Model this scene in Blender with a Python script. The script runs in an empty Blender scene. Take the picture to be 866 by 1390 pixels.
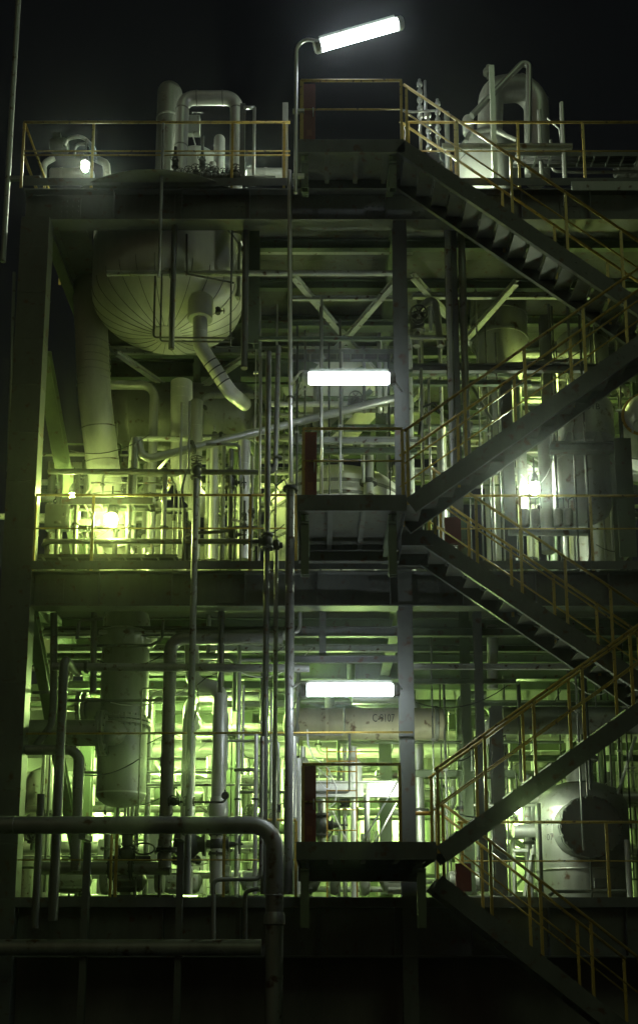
import bpy, bmesh, math, random
from mathutils import Vector, Matrix
R = math.radians
PI = math.pi
rnd = random.Random(7)
scene = bpy.context.scene
COL = scene.collection

# ------------------------------------------------------------------ camera maths
F, CX, CY, PITCH, DIST = 1400.0, 433.0, 1024.0, R(10), 14.5
cp, sp = math.cos(PITCH), math.sin(PITCH)
def P(px, py, Y=0.0):
    """the point of the plane at depth Y that the photo shows at (px, py)"""
    a, b = (px - CX) / F, (CY - py) / F
    d = Vector((a, cp - b * sp, sp + b * cp))
    t = (Y + DIST) / d.y
    return Vector((d.x * t, Y, d.z * t))
def S(n, py, Y):
    """metres that n pixels span at that height and depth"""
    return (P(CX + n, py, Y) - P(CX, py, Y)).x
def X(px, z, Y):
    """world x seen at px for a point at height z, depth Y"""
    return (px - CX) / F * ((Y + DIST) * cp + z * sp)

# ------------------------------------------------------------------ materials
MATS = {}
def mat(name, color, rough=0.5, metal=0.0, nscale=3.0, var=0.25, bump=0.15, streak=True, coat=0.0, rust=0.0):
    m = bpy.data.materials.new(name); m.use_nodes = True
    nt = m.node_tree; n = nt.nodes; l = nt.links
    b = n['Principled BSDF']
    tc = n.new('ShaderNodeTexCoord')
    mp = n.new('ShaderNodeMapping'); mp.inputs['Scale'].default_value = (1, 1, 0.25 if streak else 1)
    l.new(tc.outputs['Object'], mp.inputs['Vector'])
    no = n.new('ShaderNodeTexNoise'); no.inputs['Scale'].default_value = nscale; no.inputs['Detail'].default_value = 6; no.inputs['Roughness'].default_value = 0.65
    l.new(mp.outputs[0], no.inputs['Vector'])
    rp = n.new('ShaderNodeValToRGB')
    c = Vector(color[:3])
    rp.color_ramp.elements[0].position = 0.3; rp.color_ramp.elements[1].position = 0.7
    rp.color_ramp.elements[0].color = (*(c * (1 - var)), 1)
    rp.color_ramp.elements[1].color = (*[min(1, x * (1 + var * .5)) for x in c], 1)
    l.new(no.outputs['Fac'], rp.inputs['Fac'])
    out = rp.outputs[0]
    if rust > 0:
        n2 = n.new('ShaderNodeTexNoise'); n2.inputs['Scale'].default_value = nscale * 3.1; n2.inputs['Detail'].default_value = 8
        l.new(tc.outputs['Object'], n2.inputs['Vector'])
        r2 = n.new('ShaderNodeValToRGB'); r2.color_ramp.elements[0].position = 0.62 - rust * .1; r2.color_ramp.elements[1].position = 0.70
        r2.color_ramp.elements[0].color = (0, 0, 0, 1); r2.color_ramp.elements[1].color = (1, 1, 1, 1)
        l.new(n2.outputs['Fac'], r2.inputs['Fac'])
        mx = n.new('ShaderNodeMix'); mx.data_type = 'RGBA'
        mx.inputs['B'].default_value = (0.09, 0.045, 0.02, 1)
        l.new(r2.outputs[0], mx.inputs['Factor']); l.new(out, mx.inputs['A'])
        out = mx.outputs['Result']
    l.new(out, b.inputs['Base Color'])
    rr = n.new('ShaderNodeMapRange'); rr.inputs['To Min'].default_value = max(0.05, rough - .12); rr.inputs['To Max'].default_value = min(1, rough + .15)
    l.new(no.outputs['Fac'], rr.inputs['Value']); l.new(rr.outputs[0], b.inputs['Roughness'])
    b.inputs['Metallic'].default_value = metal
    if coat: b.inputs['Coat Weight'].default_value = coat
    if bump:
        n3 = n.new('ShaderNodeTexNoise'); n3.inputs['Scale'].default_value = nscale * 4; n3.inputs['Detail'].default_value = 4
        l.new(tc.outputs['Object'], n3.inputs['Vector'])
        bp = n.new('ShaderNodeBump'); bp.inputs['Strength'].default_value = bump; bp.inputs['Distance'].default_value = 0.02
        l.new(n3.outputs['Fac'], bp.inputs['Height']); l.new(bp.outputs[0], b.inputs['Normal'])
    MATS[name] = m
    return m
STEEL  = mat('steel_paint_grey', (.12, .13, .115), .5, 0, 2.0, .35, .12, rust=.3)
STEELG = mat('steel_paint_green', (.13, .17, .10), .45, 0, 2.0, .3, .12, rust=.2)
PALE   = mat('steel_paint_pale', (.42, .45, .38), .42, 0, 2.5, .3, .1, rust=.25)
CLAD   = mat('cladding_aluminium', (.50, .51, .48), .36, .7, 1.6, .32, .16)
CLADW  = mat('cladding_white', (.62, .63, .59), .38, .4, 1.6, .28, .14)
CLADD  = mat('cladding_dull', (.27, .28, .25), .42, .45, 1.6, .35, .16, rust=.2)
LAG    = mat('lagging_pale', (.60, .61, .55), .42, .08, 1.6, .3, .14)
LAGB   = mat('lagging_bright', (.74, .75, .66), .45, .05, 1.6, .22, .12)
TAN    = mat('weathered_tan', (.42, .39, .27), .5, .1, 1.8, .3, .14, rust=.05)
PIPE   = mat('pipe_grey', (.30, .31, .29), .38, .35, 3.0, .3, .1, rust=.2)
PIPED  = mat('pipe_dark', (.13, .135, .12), .42, .2, 3.0, .35, .12, rust=.4)
GALV   = mat('galvanised', (.55, .55, .53), .32, .7, 8.0, .25, .08)
IRON   = mat('cast_iron_dark', (.055, .058, .05), .45, .2, 6.0, .35, .2)
YELLOW = mat('paint_yellow', (.52, .30, .035), .45, 0, 4.0, .35, .1, rust=.5)
RAILM  = mat('handrail_paint', (.52, .37, .07), .36, .15, 5.0, .3, .1, rust=.35)
RED    = mat('paint_red', (.22, .035, .03), .5, 0, 2.5, .3, .08)
REDD   = mat('paint_red_dull', (.13, .025, .02), .6, 0, 2.5, .3, .08)
ORANGE = mat('sticker_orange', (.3, .07, .04), .5, 0, 5, .1, 0)
CONC   = mat('concrete', (.22, .22, .20), .85, 0, 1.2, .3, .3)
ASPH   = mat('asphalt', (.05, .05, .05), .9, 0, 6, .3, .4, streak=False)
WALLM  = mat('panel_pale_green', (.46, .52, .36), .6, 0, .9, .25, .08)
WALLD  = mat('panel_grey', (.25, .27, .22), .6, 0, .9, .25, .08)
INK    = mat('stencil_black', (.03, .03, .03), .7, 0, 20, .3, 0)
RUBBER = mat('cable_black', (.03, .03, .03), .6, 0, 10, .2, .05)
WHITEC = mat('cable_white', (.7, .7, .68), .5, 0, 10, .1, .05)
DECKM  = mat('deck_plate', (.12, .13, .10), .6, .1, 2.0, .35, .25, streak=False, rust=.4)
BLUE   = mat('plastic_blue', (.05, .12, .5), .4, 0, 4, .1, 0)

def emit(name, color, strength):
    m = bpy.data.materials.new(name); m.use_nodes = True
    nt = m.node_tree; nt.nodes.clear()
    o = nt.nodes.new('ShaderNodeOutputMaterial'); e = nt.nodes.new('ShaderNodeEmission')
    e.inputs[0].default_value = (*color, 1); e.inputs[1].default_value = strength
    nt.links.new(e.outputs[0], o.inputs[0])
    return m

# ------------------------------------------------------------------ mesh builder
def frame_for(d):
    d = d.normalized()
    up = Vector((0, 0, 1)) if abs(d.z) < .95 else Vector((0, 1, 0))
    u = d.cross(up).normalized(); v = u.cross(d).normalized()
    return d, u, v
class MB:
    def __init__(s): s.v = []; s.f = []; s.sm = []
    def add(s, vs, fs, smooth=False):
        o = len(s.v); s.v += [Vector(x) for x in vs]
        s.f += [tuple(i + o for i in f) for f in fs]; s.sm += [smooth] * len(fs)
        return s
    def box(s, c, size, rz=0.0):
        c = Vector(c); hx, hy, hz = size[0] / 2, size[1] / 2, size[2] / 2
        M = Matrix.Rotation(rz, 3, 'Z')
        vs = [c + M @ Vector((x, y, z)) for x in (-hx, hx) for y in (-hy, hy) for z in (-hz, hz)]
        return s.add(vs, [(0, 1, 3, 2), (4, 6, 7, 5), (0, 4, 5, 1), (2, 3, 7, 6), (0, 2, 6, 4), (1, 5, 7, 3)])
    def box2(s, a, b):
        a, b = Vector(a), Vector(b)
        return s.box((a + b) / 2, [abs(b[i] - a[i]) for i in range(3)])
    def prism(s, prof, p0, p1, side=None):
        """extrude a 2-D profile (u = side, v = up) from p0 to p1"""
        p0, p1 = Vector(p0), Vector(p1); d = (p1 - p0).normalized()
        if side is None:
            _, u, v = frame_for(d)
        else:
            u = Vector(side); u = (u - d * u.dot(d)).normalized(); v = u.cross(d)
            if v.z < 0: v = -v
        n = len(prof)
        vs = [p + u * a + v * b for p in (p0, p1) for a, b in prof]
        fs = [(i, (i + 1) % n, n + (i + 1) % n, n + i) for i in range(n)]
        fs += [tuple(range(n))[::-1], tuple(range(n, 2 * n))]
        return s.add(vs, fs)
    def ibeam(s, p0, p1, h, w, t=.014, tf=.02, side=None):
        H, W = h / 2, w / 2
        pr = [(-W, -H), (W, -H), (W, -H + tf), (t / 2, -H + tf), (t / 2, H - tf), (W, H - tf), (W, H), (-W, H), (-W, H - tf), (-t / 2, H - tf), (-t / 2, -H + tf), (-W, -H + tf)]
        return s.prism(pr, p0, p1, side)
    def channel(s, p0, p1, h, w, t=.012, side=None):
        H = h / 2
        pr = [(0, -H), (w, -H), (w, -H + t), (t, -H + t), (t, H - t), (w, H - t), (w, H), (0, H)]
        return s.prism(pr, p0, p1, side)
    def angle(s, p0, p1, w, t=.008, side=None):
        return s.prism([(0, 0), (w, 0), (w, t), (t, t), (t, w), (0, w)], p0, p1, side)
    def bar(s, p0, p1, w, h, side=None):
        return s.prism([(-w / 2, -h / 2), (w / 2, -h / 2), (w / 2, h / 2), (-w / 2, h / 2)], p0, p1, side)
    def tube(s, pts, r, n=12, bend=None, cap=True):
        pts = [Vector(p) for p in pts]
        if bend is None: bend = r * 3
        path = [pts[0]]
        for i in range(1, len(pts) - 1):
            a, b, c = pts[i - 1], pts[i], pts[i + 1]
            d0, d1 = (b - a), (c - b)
            ang = d0.angle(d1) if d0.length and d1.length else 0
            if ang < .05: path.append(b); continue
            cut = min(bend * math.tan(ang / 2), d0.length * .48, d1.length * .48)
            q0, q1 = b - d0.normalized() * cut, b + d1.normalized() * cut
            k = max(3, int(ang / R(14)) + 1)
            rad = cut / math.tan(ang / 2)
            ax = d0.cross(d1).normalized(); nrm = ax.cross(d0.normalized())
            cen = q0 + nrm * rad
            for j in range(k + 1):
                path.append(cen + Matrix.Rotation(ang * j / k, 3, ax) @ (q0 - cen))
        path.append(pts[-1])
        # transport frame
        d, u, v = frame_for(path[1] - path[0])
        rings = []
        for i, p in enumerate(path):
            if i == 0: t = path[1] - path[0]
            elif i == len(path) - 1: t = path[-1] - path[-2]
            else: t = (path[i + 1] - path[i]).normalized() + (path[i] - path[i - 1]).normalized()
            t = t.normalized()
            u = (u - t * u.dot(t)).normalized(); v = t.cross(u)
            rings.append([p + (u * math.cos(2 * PI * j / n) + v * math.sin(2 * PI * j / n)) * r for j in range(n)])
        o = len(s.v)
        for rg in rings: s.v += rg
        for i in range(len(rings) - 1):
            for j in range(n):
                a = o + i * n + j; b = o + i * n + (j + 1) % n
                s.f.append((a, b, b + n, a + n)); s.sm.append(True)
        if cap:
            s.f.append(tuple(o + j for j in range(n))[::-1]); s.sm.append(False)
            k = o + (len(rings) - 1) * n
            s.f.append(tuple(k + j for j in range(n))); s.sm.append(False)
        return s
    def lathe(s, prof, p0, axis=(0, 0, 1), n=32, cap=True):
        """prof: (radius, distance along the axis) pairs"""
        p0 = Vector(p0); d, u, v = frame_for(Vector(axis))
        o = len(s.v); m = len(prof)
        for r, h in prof:
            for j in range(n):
                a = 2 * PI * j / n
                s.v.append(p0 + d * h + (u * math.cos(a) + v * math.sin(a)) * max(r, 1e-4))
        for i in range(m - 1):
            sharp = False
            for j in range(n):
                a = o + i * n + j; b = o + i * n + (j + 1) % n
                s.f.append((a, b, b + n, a + n)); s.sm.append(True)
        if cap:
            s.f.append(tuple(o + j for j in range(n))[::-1]); s.sm.append(False)
            k = o + (m - 1) * n
            s.f.append(tuple(k + j for j in range(n))); s.sm.append(False)
        return s
    def disc(s, p, axis, r, t, n=24, bolts=0, br=None, bs=.012):
        p = Vector(p); d, u, v = frame_for(Vector(axis))
        s.lathe([(r * .97, -t / 2), (r, -t / 2 + t * .1), (r, t / 2 - t * .1), (r * .97, t / 2)], p, axis, n)
        for k in range(bolts):
            a = 2 * PI * (k + .5) / bolts; q = p + (u * math.cos(a) + v * math.sin(a)) * (br or r * .86)
            s.lathe([(bs, -t / 2 - bs * 1.5), (bs, t / 2 + bs * 1.5)], q, d, 6)
        return s
    def torus(s, p, axis, R0, r, n=20, m=6):
        p = Vector(p); d, u, v = frame_for(Vector(axis)); o = len(s.v)
        for i in range(n):
            a = 2 * PI * i / n; rad = u * math.cos(a) + v * math.sin(a)
            for j in range(m):
                b = 2 * PI * j / m
                s.v.append(p + rad * (R0 + r * math.cos(b)) + d * r * math.sin(b))
        for i in range(n):
            for j in range(m):
                s.f.append((o + i * m + j, o + ((i + 1) % n) * m + j, o + ((i + 1) % n) * m + (j + 1) % m, o + i * m + (j + 1) % m)); s.sm.append(True)
        return s
WL = {}
def _mesh(name, mb, m, origin):
    me = bpy.data.meshes.new(name)
    me.from_pydata([tuple(v - origin) for v in mb.v], [], mb.f)
    me.polygons.foreach_set('use_smooth', mb.sm)
    bm = bmesh.new(); bm.from_mesh(me); bmesh.ops.recalc_face_normals(bm, faces=bm.faces)
    for e in bm.edges:
        if len(e.link_faces) == 2 and e.calc_face_angle(0) > R(38): e.smooth = False
    bm.to_mesh(me); bm.free()
    me.materials.append(m); me.update()
    return me
def props(o, label=None, cat=None, group=None, kind=None):
    if label: o['label'] = label
    if cat: o['category'] = cat
    if group: o['group'] = group
    if kind: o['kind'] = kind
    return o
def thing(name, mb, m, label=None, cat=None, group=None, kind=None, loc=None):
    if loc is None:
        xs = [v.x for v in mb.v]; ys = [v.y for v in mb.v]; zs = [v.z for v in mb.v]
        loc = Vector(((min(xs) + max(xs)) / 2, (min(ys) + max(ys)) / 2, min(zs)))
    loc = Vector(loc)
    o = bpy.data.objects.new(name, _mesh(name, mb, m, loc)); o.location = loc; WL[o.name] = loc.copy()
    COL.objects.link(o)
    return props(o, label, cat, group, kind)
def empty(name, loc, label=None, cat=None, group=None, parent=None):
    o = bpy.data.objects.new(name, None); loc = Vector(loc); COL.objects.link(o)
    o.empty_display_size = .2
    if parent: o.parent = parent; o.location = loc - WL[parent.name]
    else: o.location = loc
    WL[o.name] = loc.copy()
    return props(o, label, cat, group)
def part(name, mb, m, parent, label=None):
    pl = WL[parent.name]
    xs = [v.x for v in mb.v]; ys = [v.y for v in mb.v]; zs = [v.z for v in mb.v]
    loc = Vector(((min(xs) + max(xs)) / 2, (min(ys) + max(ys)) / 2, min(zs)))
    o = bpy.data.objects.new(name, _mesh(name, mb, m, loc)); COL.objects.link(o)
    o.parent = parent; o.location = loc - pl; WL[o.name] = loc.copy()
    if label: o['label'] = label
    return o
V = Vector
ZX = V((0, 0, 1)); XX = V((1, 0, 0)); YY = V((0, 1, 0))

# ------------------------------------------------------------------ reusable pieces
def dome(Rr, h, base, up=True, k=10):
    """elliptical head profile"""
    out = []
    for i in range(k + 1):
        a = PI / 2 * i / k
        r, z = Rr * math.cos(a), h * math.sin(a)
        out.append((r, base + (z if up else -z)))
    return out if up else out[::-1]
def valve(parent, p, axis, r, wheel=None, m=IRON):
    """gate valve in a pipe of radius r, handwheel towards `wheel`"""
    p = V(p); ax = V(axis).normalized(); w = V(wheel or (0, -1, 0)).normalized()
    mb = MB()
    mb.lathe([(r * 1.1, -r * 2), (r * 1.9, -r * 1.0), (r * 2.0, 0), (r * 1.9, r * 1.0), (r * 1.1, r * 2)], p, ax, 14)
    for sgn in (-1, 1): mb.disc(p + ax * r * 2.3 * sgn, ax, r * 2.2, r * .6, 16, 6, bs=r * .22)
    mb.lathe([(r * 1.3, 0), (r * 1.1, r * 2.2), (r * 1.7, r * 2.25), (r * 1.7, r * 2.7), (r * .7, r * 2.8), (r * .5, r * 4.2), (r * .25, r * 4.2), (r * .25, r * 6)], p, w, 12)
    v = part('valve', mb, m, parent)
    hw = MB().torus(p + w * r * 5.2, w, r * 2.2, r * .25, 18, 6)
    d, u, vv = frame_for(w)
    for k in range(3):
        a = PI * k / 3; q = (u * math.cos(a) + vv * math.sin(a)) * r * 2.2
        hw.tube([p + w * r * 5.2 - q, p + w * r * 5.2 + q], r * .16, 5)
    part('handwheel', hw, m, v)
    return v
def flange(parent, p, axis, r, m=None, t=None, bolts=8):
    """a bolted pair of flanges"""
    t = t or r * .3; p = V(p); ax = V(axis).normalized()
    mb = MB()
    for sgn in (-1, 1): mb.disc(p + ax * sgn * t * .58, ax, r * 1.75, t, 20, 0)
    for k in range(bolts):
        d, u, v = frame_for(ax); a = 2 * PI * (k + .5) / bolts
        q = p + (u * math.cos(a) + v * math.sin(a)) * r * 1.5
        mb.lathe([(r * .12, -t * 1.6), (r * .12, t * 1.6)], q, ax, 6)
    return part('flange', mb, m or IRON, parent)
def bands(parent, p0, axis, r, ds, m=None, t=.012, w=.03, name='band'):
    for d in ds:
        part(name, MB().lathe([(r, -w / 2), (r + t, -w / 2), (r + t, w / 2), (r, w / 2)], V(p0) + V(axis).normalized() * d, axis, 28, cap=False), m or GALV, parent)
def clamps(parent, pts, r, step=.9, m=None, n=14):
    """cladding seams: slightly proud rings all along a run, one mesh"""
    for a, b in zip(pts[:-1], pts[1:]):
        a, b = V(a), V(b); L = (b - a).length; k = int(L / step)
        for i in range(1, k + 1):
            mb = MB().lathe([(r * 1.0, -.008), (r * 1.0 + .004, -.008), (r * 1.0 + .004, .008), (r, .008)], a + (b - a) * (i / (k + 1)), b - a, n, cap=False)
            part('seam_ring', mb, m or PIPE, parent)
def pipe(pts, r, m, label, group=None, n=12, bend=None, seams=0, flanges=(), valves=(), name='pipe', cat='pipe'):
    o = thing(name, MB().tube(pts, r, n, bend), m, label, cat, group)
    if seams: clamps(o, pts, r, seams, m)
    for p, ax in flanges: flange(o, p, ax, r)
    for p, ax, w in valves: valve(o, p, ax, r, w)
    return o
def V3(px, pys, Y):
    return [P(px, pys[0], Y), V((P(px, pys[0], Y).x, Y, P(px, pys[1], Y).z))]
def vpipe(px, pytop, pybot, Y, rpx, m, label, group=None, **k):
    """truly vertical pipe; px is where its middle is seen"""
    pm = (pytop + pybot) / 2; x = P(px, pm, Y).x
    a, b = V((x, Y, P(px, pytop, Y).z)), V((x, Y, P(px, pybot, Y).z))
    return pipe([a, b], S(rpx, pm, Y), m, label, group, **k)
def hpipe(px0, px1, py, Y, rpx, m, label, group=None, **k):
    a = P(px0, py, Y); b = P(px1, py, Y)
    return pipe([a, b], S(rpx, py, Y), m, label, group, **k)

# ------------------------------------------------------------------ lamps
GL = (.78, .98, .25)      # yellow-green luminaires
GG = (.66, 1.0, .29)      # greener luminaires
GW = (.86, 1.0, .72)
def bulb_lamp(p, color, strength, label, r=.07, up=None, group=None, mount='top'):
    """well-glass luminaire: cap, conduit stub, guard ring, glass"""
    p = V(p)
    em = emit('lamp_glow', color, strength)
    c = MB().lathe([(.03, .30), (.05, .28), (.075, .20), (.085, .12), (.1, .10), (.1, .075), (.06, .07)], p, ZX, 16)
    if mount == 'top': c.tube([p + V((0, 0, .29)), p + V((0, 0, .62))], .016, 8)
    else: c.tube([p + V((0, 0, .29)), p + V((0, 0, .40)), p + V((0, .35, .40))], .016, 8)
    o = thing('bulkhead_lamp', c, IRON, label, 'lamp', group, loc=p)
    g = MB().lathe([(.004, -r * 1.25), (r * .55, -r * 1.1), (r * .9, -r * .6), (r, 0), (r * .8, .068)], p, ZX, 14)
    part('lamp_glass', g, em, o)
    return o

# ------------------------------------------------------------------ setting
GROUND = -1.6
g = MB().box((0, 60, GROUND - .1), (400, 400, .2))
thing('ground', g, ASPH, kind='structure')

FY = 1.9                                   # face of the plant's steel frame
ZT, ZM, ZL = P(433, 243, FY).z, P(433, 762, FY).z, P(433, 1218, FY).z
XL, XC = P(43, 400, FY).x, P(545, 450, FY).x
XR = XC + 6.0
DY = [FY + .22, 7.6, 13.2]                 # column lines going back
VES = []                                   # openings in the decks: (x, y, r, level)

# ------------------------------------------------------------------ steel frame
frame = empty('plant_structure', (XC, FY, GROUND), 'open three storey grey steel frame carrying the decks of the plant', 'structure')
c = MB().box2((XL - .25, FY, GROUND), (XL + .25, FY + .3, ZT - .75))
z = GROUND + .4
lc = part('column', c, STEEL, frame)
sm = MB()
while z < ZT - .9:
    sm.box2((XL - .256, FY - .006, z), (XL + .256, FY + .306, z + .025)); part('seam', sm, STEEL, lc); sm = MB(); z += .88
def hcol(x, y, z0, z1, w=.24, m=STEEL):
    mb = MB().ibeam((x, y, z0), (x, y, z1), w, w, .014, .018, side=(1, 0, 0))
    part('column', mb, m, frame)
hcol(XC, DY[0], GROUND, ZT - .75); hcol(XR, DY[0], GROUND, ZT - .75, .3)
for y in DY[1:]:
    for x in (XL, XL + 3.1, XC, XR, XR + 6): hcol(x, y, GROUND, ZT - .2, .26, STEELG)
for zt, nm in ((ZT, 'top'), (ZM, 'middle'), (ZL, 'low')):
    d = zt - .13; h = .62 if nm != 'low' else .8
    x0 = XL - .25 if nm == 'top' else XL + .253
    part('girder', MB().ibeam((x0, DY[0], d - h / 2), (XR + 7, DY[0], d - h / 2), h, .3, .016, .024), STEEL, frame)
    xx = XL + 1.35
    while xx < XR + 6:
        if abs(xx - XC) > .2: part('stiffener', MB().box2((xx - .006, FY + .08, d - h + .026), (xx + .006, DY[0] - .01, d - .026)), STEEL, frame)
        xx += 1.22
    part('toe_plate', MB().box2((x0, FY - .03, zt - .15), (XR + 7, FY - .02, zt)), STEEL, frame)
    for y in DY[1:]:
        part('girder', MB().ibeam((XL, y, d - .25), (XR + 7, y, d - .25), .45, .22, .014, .02), STEELG, frame)
    for x in (XL, XC, XR, XR + 6):
        part('girder', MB().ibeam((x, DY[0] + .16, d - .22), (x, DY[2], d - .22), .38, .2), STEELG, frame)
def rect_hits(x0, y0, x1, y1, lev):
    for (vx, vy, r, l) in VES:
        if l != lev: continue
        px, py = min(max(vx, x0), x1), min(max(vy, y0), y1)
        if math.hypot(px - vx, py - vy) < r: return True
    return False
def decks():
    for zt, nm in ((ZT, 'top'), (ZM, 'middle'), (ZL, 'low')):
        d = zt - .13; pl = MB(); g = .62
        nx, ny = int((XR + 7 - XL) / g), int((DY[2] - DY[0]) / g)
        for j in range(ny):
            i = 0
            while i < nx:
                x0, y0 = XL + i * g, DY[0] + j * g
                if rect_hits(x0, y0, x0 + g, y0 + g, nm): i += 1; continue
                k = i
                while k < nx and not rect_hits(XL + k * g, y0, XL + (k + 1) * g, y0 + g, nm): k += 1
                pl.box2((XL + i * g, y0 + .003, d + .003), (XL + k * g - .004, y0 + g - .003, d + .03)); i = k
        part('deck_plate', pl, DECKM, frame)
        # joists run along x every 1.24 m and along y every 1.86 m, broken at the openings
        jo = MB(); y = DY[0] + .62 * 2
        while y < DY[2] - .3:
            i = 0
            while i < nx:
                if rect_hits(XL + i * g, y - .1, XL + (i + 1) * g, y + .1, nm): i += 1; continue
                k = i
                while k < nx and not rect_hits(XL + k * g, y - .1, XL + (k + 1) * g, y + .1, nm): k += 1
                if k - i > 1: jo.ibeam((XL + i * g + .1, y, d - .12), (XL + k * g - .1, y, d - .12), .2, .12)
                i = k
            y += 1.24
        part('joist', jo, STEELG, frame)
def splice(x, z, w, h, rows=3, cols=2, y=FY + .2):
    mb = MB().box2((x - w / 2, y - .012, z - h / 2), (x + w / 2, y, z + h / 2))
    for i in range(cols * 2):
        for j in range(rows + 1):
            mb.lathe([(.014, 0), (.014, .016)], (x - w / 2 + w * (i + .5) / (cols * 2), y - .011, z - h / 2 + h * (j + .5) / (rows + 1)), (0, -1, 0), 6)
    part('splice_plate', mb, STEEL, frame)
for zt in (ZT, ZM, ZL):
    for x in (XL + .55, XL + 3.5, XC - .42, XC + .42, XC + 3.1): splice(x, zt - .45, .4, .42)
# bracing in the left side bay and in the bays behind
def brace(p0, p1, w=.14, m=STEELG, kind='angle'):
    mb = MB()
    if kind == 'angle': mb.ibeam(p0, p1, w, w, .012, .014)
    else: mb.tube([p0, p1], w / 2, 10)
    part('brace', mb, m, frame)
brace((XL + .1, DY[0] + .3, ZT - 3.1), (XL + .1, DY[1], ZM + .1), .26)
brace((XL + .1, DY[0] + .3, ZM - .6), (XL + .1, DY[1], ZL + .1), .2)
brace((XL + .1, DY[1], ZT - .8), (XL + .1, DY[2], ZM), .2)
brace((XL + .1, DY[2], ZT - .8), (XL + .1, DY[1], ZM), .2)
for xa, xb in ((XL, XL + 3.1), (XL + 3.1, XC), (XC, XR)):
    zt, zb = ZT - .8, ZM + 3.2
    brace((xa + .2, DY[1], zt), (xb - .2, DY[1], zb), .14); brace((xb - .2, DY[1] + .16, zt), (xa + .2, DY[1] + .16, zb), .14)
    brace((xa + .2, DY[2], ZM - .8), (xb - .2, DY[2], ZL + .4), .13); brace((xb - .2, DY[2] + .16, ZM - .8), (xa + .2, DY[2] + .16, ZL + .4), .13)
# plan bracing under the top deck, seen from below
zz = ZT - 1.15
for (xa, ya, xb, yb, dz) in ((398, 3.0, 535, 7.3, 0), (535, 3.0, 398, 7.3, .13), (160, 5.6, 330, 9.5, 0), (330, 5.6, 160, 9.5, .13), (560, 3.0, 700, 7.3, 0), (700, 3.0, 560, 7.3, .13)):
    brace((X(xa, zz, ya), ya, zz - dz), (X(xb, zz, yb), yb, zz - dz), .11, PALE)
# intermediate horizontals
for (x0, x1, py, Y, h, m) in ((145, 560, 340, 3.6, .12, PALE), (395, 866, 345, 4.3, .16, STEELG), (340, 545, 575 - 132, 5.6, .2, STEELG), (120, 545, 476, 6.8, .16, PALE),
                              (560, 880, 500, 3.0, .14, STEEL), (395, 560, 545, 7.0, .2, STEELG),
                              (60, 560, 858, 3.2, .18, STEEL), (560, 866, 858, 3.2, .16, STEELG), (395, 545, 895, 3.0, .12, STEEL), (400, 545, 1064, 6.4, .14, PALE),
                              (400, 545, 1072, 4.6, .3, CLADW), (395, 566, 612, 4.2, .12, STEELG), (395, 566, 598, 4.0, .12, PALE)):
    a, b = P(x0, py, Y), P(x1, py, Y)
    part('cross_beam', MB().ibeam(a, b, h, h * .7), m, frame)
# posts hung between the decks on the second line
for (px, y0, y1, Y, w, m) in ((345, 318, 470, 3.0, .2, STEELG), (438, 830, 900, 3.2, .12, STEEL), (615, 300, 700, 2.6, .2, STEEL), (690, 520, 760, 3.2, .18, STEEL), (742, 430, 700, 4.4, .16, STEEL),
                              (652, 830, 1210, 3.0, .14, STEEL), (676, 960, 1215, 2.8, .2, STEEL), (845, 600, 760, 2.6, .3, STEELG), (632, 700, 1215, 3.6, .16, STEELG),
                              (300, 830, 945, 2.7, .11, STEEL), (268, 470, 560, 7, .15, STEELG)):
    pm = (y0 + y1) / 2; x = P(px, pm, Y).x
    part('post', MB().ibeam((x, Y, P(px, y1, Y).z), (x, Y, P(px, y0, Y).z), w, w, .012, .014, side=(1, 0, 0)), m, frame)

# ------------------------------------------------------------------ staircase
stair = empty('staircase', P(480, 1200, .9) * 1, 'zigzag steel staircase with dark stringers and worn yellow handrails climbing the front', 'staircase')
stair.location.z = GROUND; WL[stair.name] = stair.location.copy()
LN, LF = 0.0, .95                          # near and far lane
W = .86
def line_at(a, b, x):
    t = (x - a.x) / (b.x - a.x); return a + (b - a) * t
A0, A1 = P(553, 200, LF), P(866, 405, LF)
B0, B1 = P(550, 677, LN), P(866, 455, LN)
C0, C1 = P(611, 739, LF), P(780, 853, LF)
D0, D1 = P(605, 1140, LN), P(866, 952, LN)
E0, E1 = P(605, 1190, LF), P(743, 1300, LF)
def meet(a0, a1, b0, b1):
    sa = (a1.z - a0.z) / (a1.x - a0.x); sb = (b1.z - b0.z) / (b1.x - b0.x)
    x = (b0.z - a0.z + sa * a0.x - sb * b0.x) / (sa - sb)
    return x, a0.z + sa * (x - a0.x)
RAILR = .023
def rails(parent, p0, p1, posts, h=1.1, m=RAILM, end=True):
    """handrail from p0 to p1 (floor points): top and middle rail with posts"""
    p0, p1 = V(p0), V(p1)
    mb = MB().tube([p0 + ZX * h, p1 + ZX * h], RAILR, 8).tube([p0 + ZX * h * .52, p1 + ZX * h * .52], RAILR * .62, 6)
    o = part('handrail', mb, m, parent)
    for k in range(posts):
        t = k / (posts - 1) if posts > 1 else 0
        t = min(max(t, .01), .99); q = p0 + (p1 - p0) * t
        part('post', MB().bar(q - ZX * .12, q + ZX * (h - .02), .045, .02, side=(1, 0, 0)), m, o)
    return o
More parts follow.
